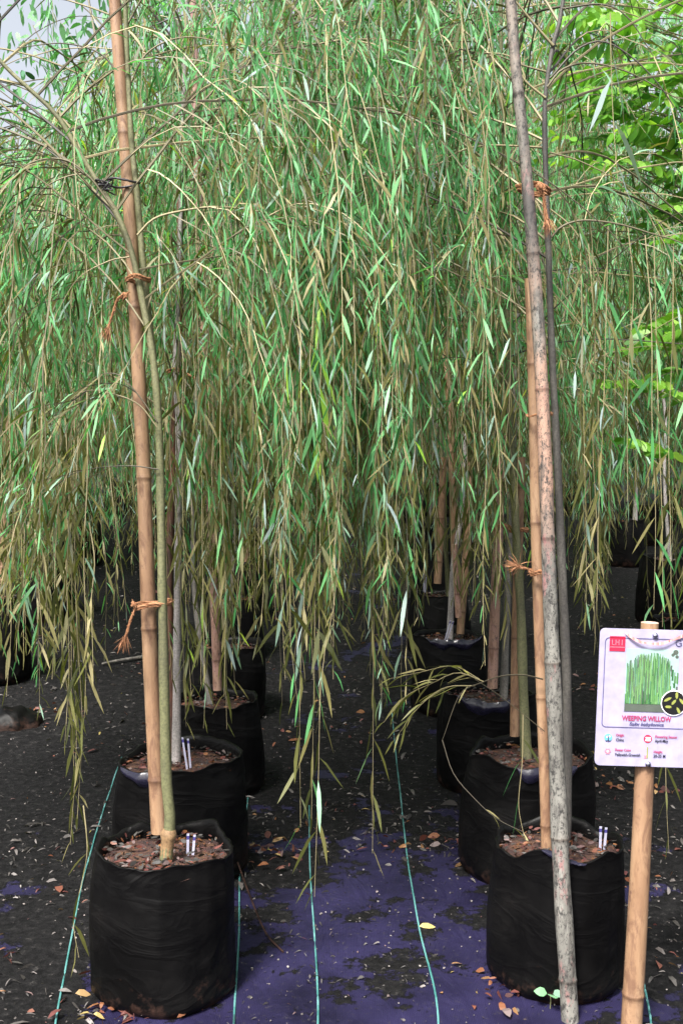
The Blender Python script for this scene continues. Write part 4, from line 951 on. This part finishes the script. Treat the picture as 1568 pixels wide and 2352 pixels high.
    for s_, px, py, wd, m_, sz in (("Origin", 1408, 1688, 18, M_mag, 6.2), ("China", 1408, 1699, 18, M_blk, 6.8), ("Flowering Season", 1496, 1689, 49, M_mag, 6.2), ("April-May", 1496, 1699, 30, M_blk, 6.8),
                                   ("Flower Color", 1407, 1722, 36, M_mag, 6.2), ("Yellowish-Greenish", 1407, 1733, 58, M_blk, 6.8), ("Height", 1494, 1724, 20, M_mag, 6.2), ("20-25 M", 1494, 1734, 27, M_blk, 6.8), ("OXFORD", 1549, 1475, 34, M_line, 8.5), ("THE G", 1551, 1483, 18, M_line, 5)):
        text(s_, px, py, sz, m_, wd)
    # bolts and ribbon
    for px, py in ((1486, 1456), (1483, 1750)):
        mb = MB(); c_ = np.array((bx(px) + cx, 0, bz(py) + cz))
        for k, (r_, ya) in enumerate(((.0068, y0 - .0005), (.0066, y0 - .003), (.0045, y0 - .0062), (.001, y0 - .0072))):
            pass
        prof = ((.0068, y0 + .001), (.0068, y0 - .003), (.0055, y0 - .0056), (.003, y0 - .0068), (.0004, y0 - .0072)); a = np.arange(16) / 16 * 6.2832
        v = np.array([[(c_[0] + r_ * math.cos(t), ya, c_[2] + r_ * math.sin(t)) for t in a] for r_, ya in prof]); i = np.arange(4)[:, None] * 16; j = np.arange(16)[None]; k = (j + 1) % 16
        mb.add(v.reshape(-1, 3), [np.stack((i + j, i + k, i + 16 + k, i + 16 + j), -1).reshape(-1, 4)]); mb.build("bolt", M_steel, root, (0, 0, 0), True)
    mb = MB(); q = resample([(bx(a) + cx, y0 - .004 - .006 * math.sin((a - 1416) / 128 * 3.1), bz(b) + cz) for a, b in ((1417, 1450), (1432, 1461), (1452, 1470), (1478, 1473), (1500, 1472), (1520, 1465), (1552, 1452))], 40)
    hw = .0018 + .0016 * np.abs(np.sin(np.linspace(0, 8, 40))); v = np.stack((q + np.stack((0 * hw, 0 * hw, hw), 1), q - np.stack((0 * hw, hw * .4, hw), 1)), 1).reshape(-1, 3); i = np.arange(39) * 2
    mb.add(v, [np.stack((i, i + 1, i + 3, i + 2), 1)], 0, R.random(39)); mb.build("ribbon", M_rib, root)
sign()

# ------------------------------------------------------------------ feathery tree at the right, dark shrub at the left
def oval(mb, B, D, L, Wd, tint, mat=0):
    leaves(mb, B, D, L, Wd, tint, mat, .25, (.85, 1.0, .75))
def pinnate_tree():
    base = np.array((2.05, 5.0, gz(2.05, 5.0) - .02)); root = empty("pinnate_leaved_tree", base, "bright green tree with paired oval leaflets behind the right willow", "tree")
    tb = MB(); tp = resample([base, base + (.02, .02, 1.0), base + (-.05, 0, 2.0), base + (.05, .1, 3.2), base + (0, .1, 4.6)], 40); tube(tb, tp, np.linspace(.035, .012, 40), 10); tb.build("trunk", M_bark_grey, root, base, True)
    cr = MB(); tips = []
    for px, py, d in [(R.uniform(1215, 1640), R.uniform(-60, 380), R.uniform(4.2, 5.0)) for _ in range(62)] + [(R.uniform(1440, 1680), R.uniform(330, 830), R.uniform(4.4, 5.0)) for _ in range(34)] + \
                     [(1440, 800, 4.3), (1450, 790, 4.4), (1372, 880, 4.2), (1385, 870, 4.3), (1432, 1005, 4.1), (1520, 770, 4.3), (1480, 880, 4.5)] + [(R.uniform(1700, 2600), R.uniform(-200, 900), R.uniform(4.4, 5.6)) for _ in range(40)]:
        tips.append(P(px, py, d))
    for tip in tips:
        out_ = tip - np.array((base[0], base[1], tip[2])); dr = norm(out_ + (0, 0, R.uniform(-.45, .12)) + R.normal(0, .15, 3))
        Lr = R.uniform(.32, .5); st = tip - dr * Lr; K = 14
        t = np.linspace(0, 1, K); q = st + dr * Lr * t[:, None]; q[:, 2] += .07 * (t - t * t * 1.1) * Lr * 4 * .6
        tube(cr, q, np.linspace(.0022, .001, K), 4, 1, .6, False)
        h0 = np.clip(tip[2] - base[2] - R.uniform(.1, .5), .5, 4.4); kk = int(np.argmin(np.abs(tp[:, 2] - base[2] - h0))); mid = (tp[kk] + st) / 2 + (0, 0, .08)
        tube(cr, resample([tp[kk], mid, st], 10), np.linspace(.006, .0022, 10), 5, 1, .4, False)
        T = norm(np.gradient(q, axis=0)); sd_ = norm(np.cross(T, np.array((0, 0, 1.0)) + R.normal(0, .35, 3))); 
        for s_ in (-1, 1):
            i = np.arange(2, K); D = sd_[i] * s_ + T[i] * .35 + DOWN * R.uniform(.0, .35) + R.normal(0, .08, (len(i), 3)); L = np.linspace(.085, .058, len(i)) * R.uniform(.85, 1.1)
            oval(cr, q[i], D, L, L * R.uniform(.36, .46, len(i)), np.clip(R.normal(.5, .25, len(i)), 0, 1))
    cr.build("crown", [M_fresh, M_twig], root, base)
pinnate_tree()

def broad_tree():
    base = np.array((-3.0, 8.6, gz(-3, 8.6) - .02)); root = empty("broadleaf_tree", base, "dark broad-leaved shrub behind the strands at the left edge", "shrub")
    tb = MB(); tp = resample([base, base + (.1, 0, 1.0), base + (.2, 0, 2.0), base + (.25, .1, 3.0)], 30); tube(tb, tp, np.linspace(.035, .012, 30), 9); tb.build("trunk", M_bark_grey, root, base, True)
    cr = MB(); n = 1500; c = R.normal(0, 1, (n, 3)) * (.55, .4, .75) + base + (.35, -.1, 2.3); D = norm(R.normal(0, 1, (n, 3)) + (0, 0, -.4)); L = R.uniform(.07, .14, n)
    oval(cr, c, D, L, L * R.uniform(.4, .55, n), R.random(n))
    for _ in range(16):
        k = R.integers(8, 29); e = c[R.integers(0, n)]; tube(cr, resample([tp[k], (tp[k] + e) / 2 + (0, 0, .1), e], 8), np.linspace(.008, .003, 8), 5, 1, .3, False)
    cr.build("crown", [M_dark, M_twig], root, base)
broad_tree()

# ------------------------------------------------------------------ trees closing the view
def far_tree(x, y, h, rw, label, n=4000):
    base = np.array((x, y, gz(x, y) - .05)); root = empty("background_tree", base, label, "tree", "leafy trees closing the view")
    tb = MB(); tp = resample([base, base + (.1, 0, h * .35), base + (-.05, .1, h * .8)], 20); tube(tb, tp, np.linspace(.12, .04, 20), 9); tb.build("trunk", M_bark_grey, root, base, True)
    cr = MB(); nc = 46; cc = R.normal(0, 1, (nc, 3)) * (rw * .5, rw * .42, h * .24) + base + (0, 0, h * .58); cc[:, 2] = np.maximum(cc[:, 2], base[2] + .5)
    i = R.integers(0, nc, n); c = cc[i] + R.normal(0, 1, (n, 3)) * (.34, .34, .42); c[:, 2] = np.maximum(c[:, 2], base[2] + .2)
    D = norm(R.normal(0, .7, (n, 3)) + (0, 0, -.9)); L = R.uniform(.13, .26, n)
    leaves(cr, c, D, L, L * R.uniform(.2, .4, n), np.clip(R.normal(.5, .22, n) + (R.random(nc) * .3 - .15)[i], 0, 1))
    for k in range(nc): tube(cr, resample([tp[R.integers(6, 19)], (tp[12] + cc[k]) / 2, cc[k]], 8), np.linspace(.03, .008, 8), 5, 1, .3, False)
    cr.build("crown", [M_far, M_twig], root, base)
far_tree(-3.0, 15.5, 7.6, 2.1, "leafy background tree left of centre behind the willow rows")
far_tree(.2, 15.0, 8.6, 2.3, "tall background tree closing the end of the aisle")
far_tree(3.2, 15.6, 8.8, 2.4, "leafy background tree behind the right aisle row")
far_tree(6.4, 16.5, 9.0, 2.6, "leafy background tree at the right edge behind the bright green tree")
far_tree(-6.0, 17.0, 5.6, 2.2, "low background tree at the left edge under the white sky")
far_tree(1.8, 19.5, 10.0, 3.0, "tallest background tree far behind the aisle")
far_tree(-2.2, 20, 9.0, 2.6, "far background tree between the left stake and the aisle")

def hedge():
    base = np.array((0, 15.0, gz(0, 15.0) - .05)); root = empty("hedge", base, "dark low hedge closing the ground behind the last willows", "hedge")
    cr = MB(); n = 9000; x = R.uniform(-8, 8, n); h = 1.9 + .35 * np.sin(x * 1.7) + .2 * np.sin(x * 4.1 + 1)
    c = np.stack((x, R.normal(15.0, .28, n), base[2] + R.random(n) ** .7 * h), 1); D = norm(R.normal(0, .8, (n, 3)) + (0, -.3, -.5)); L = R.uniform(.09, .18, n)
    leaves(cr, c, D, L, L * R.uniform(.35, .5, n), R.random(n), 0, .3, (.85, 1, .7)); cr.build("foliage", M_dark, root, base)
    for k in range(17):
        xx = -8 + k + R.uniform(-.2, .2); tb = MB(); tube(tb, np.array(((xx, 15, gz(xx, 15) - .05), (xx + .03, 15, base[2] + .8), (xx - .02, 15.05, base[2] + 1.7))), np.array((.03, .022, .01)), 7); tb.build("stem", M_bark_grey, root, base)
hedge()
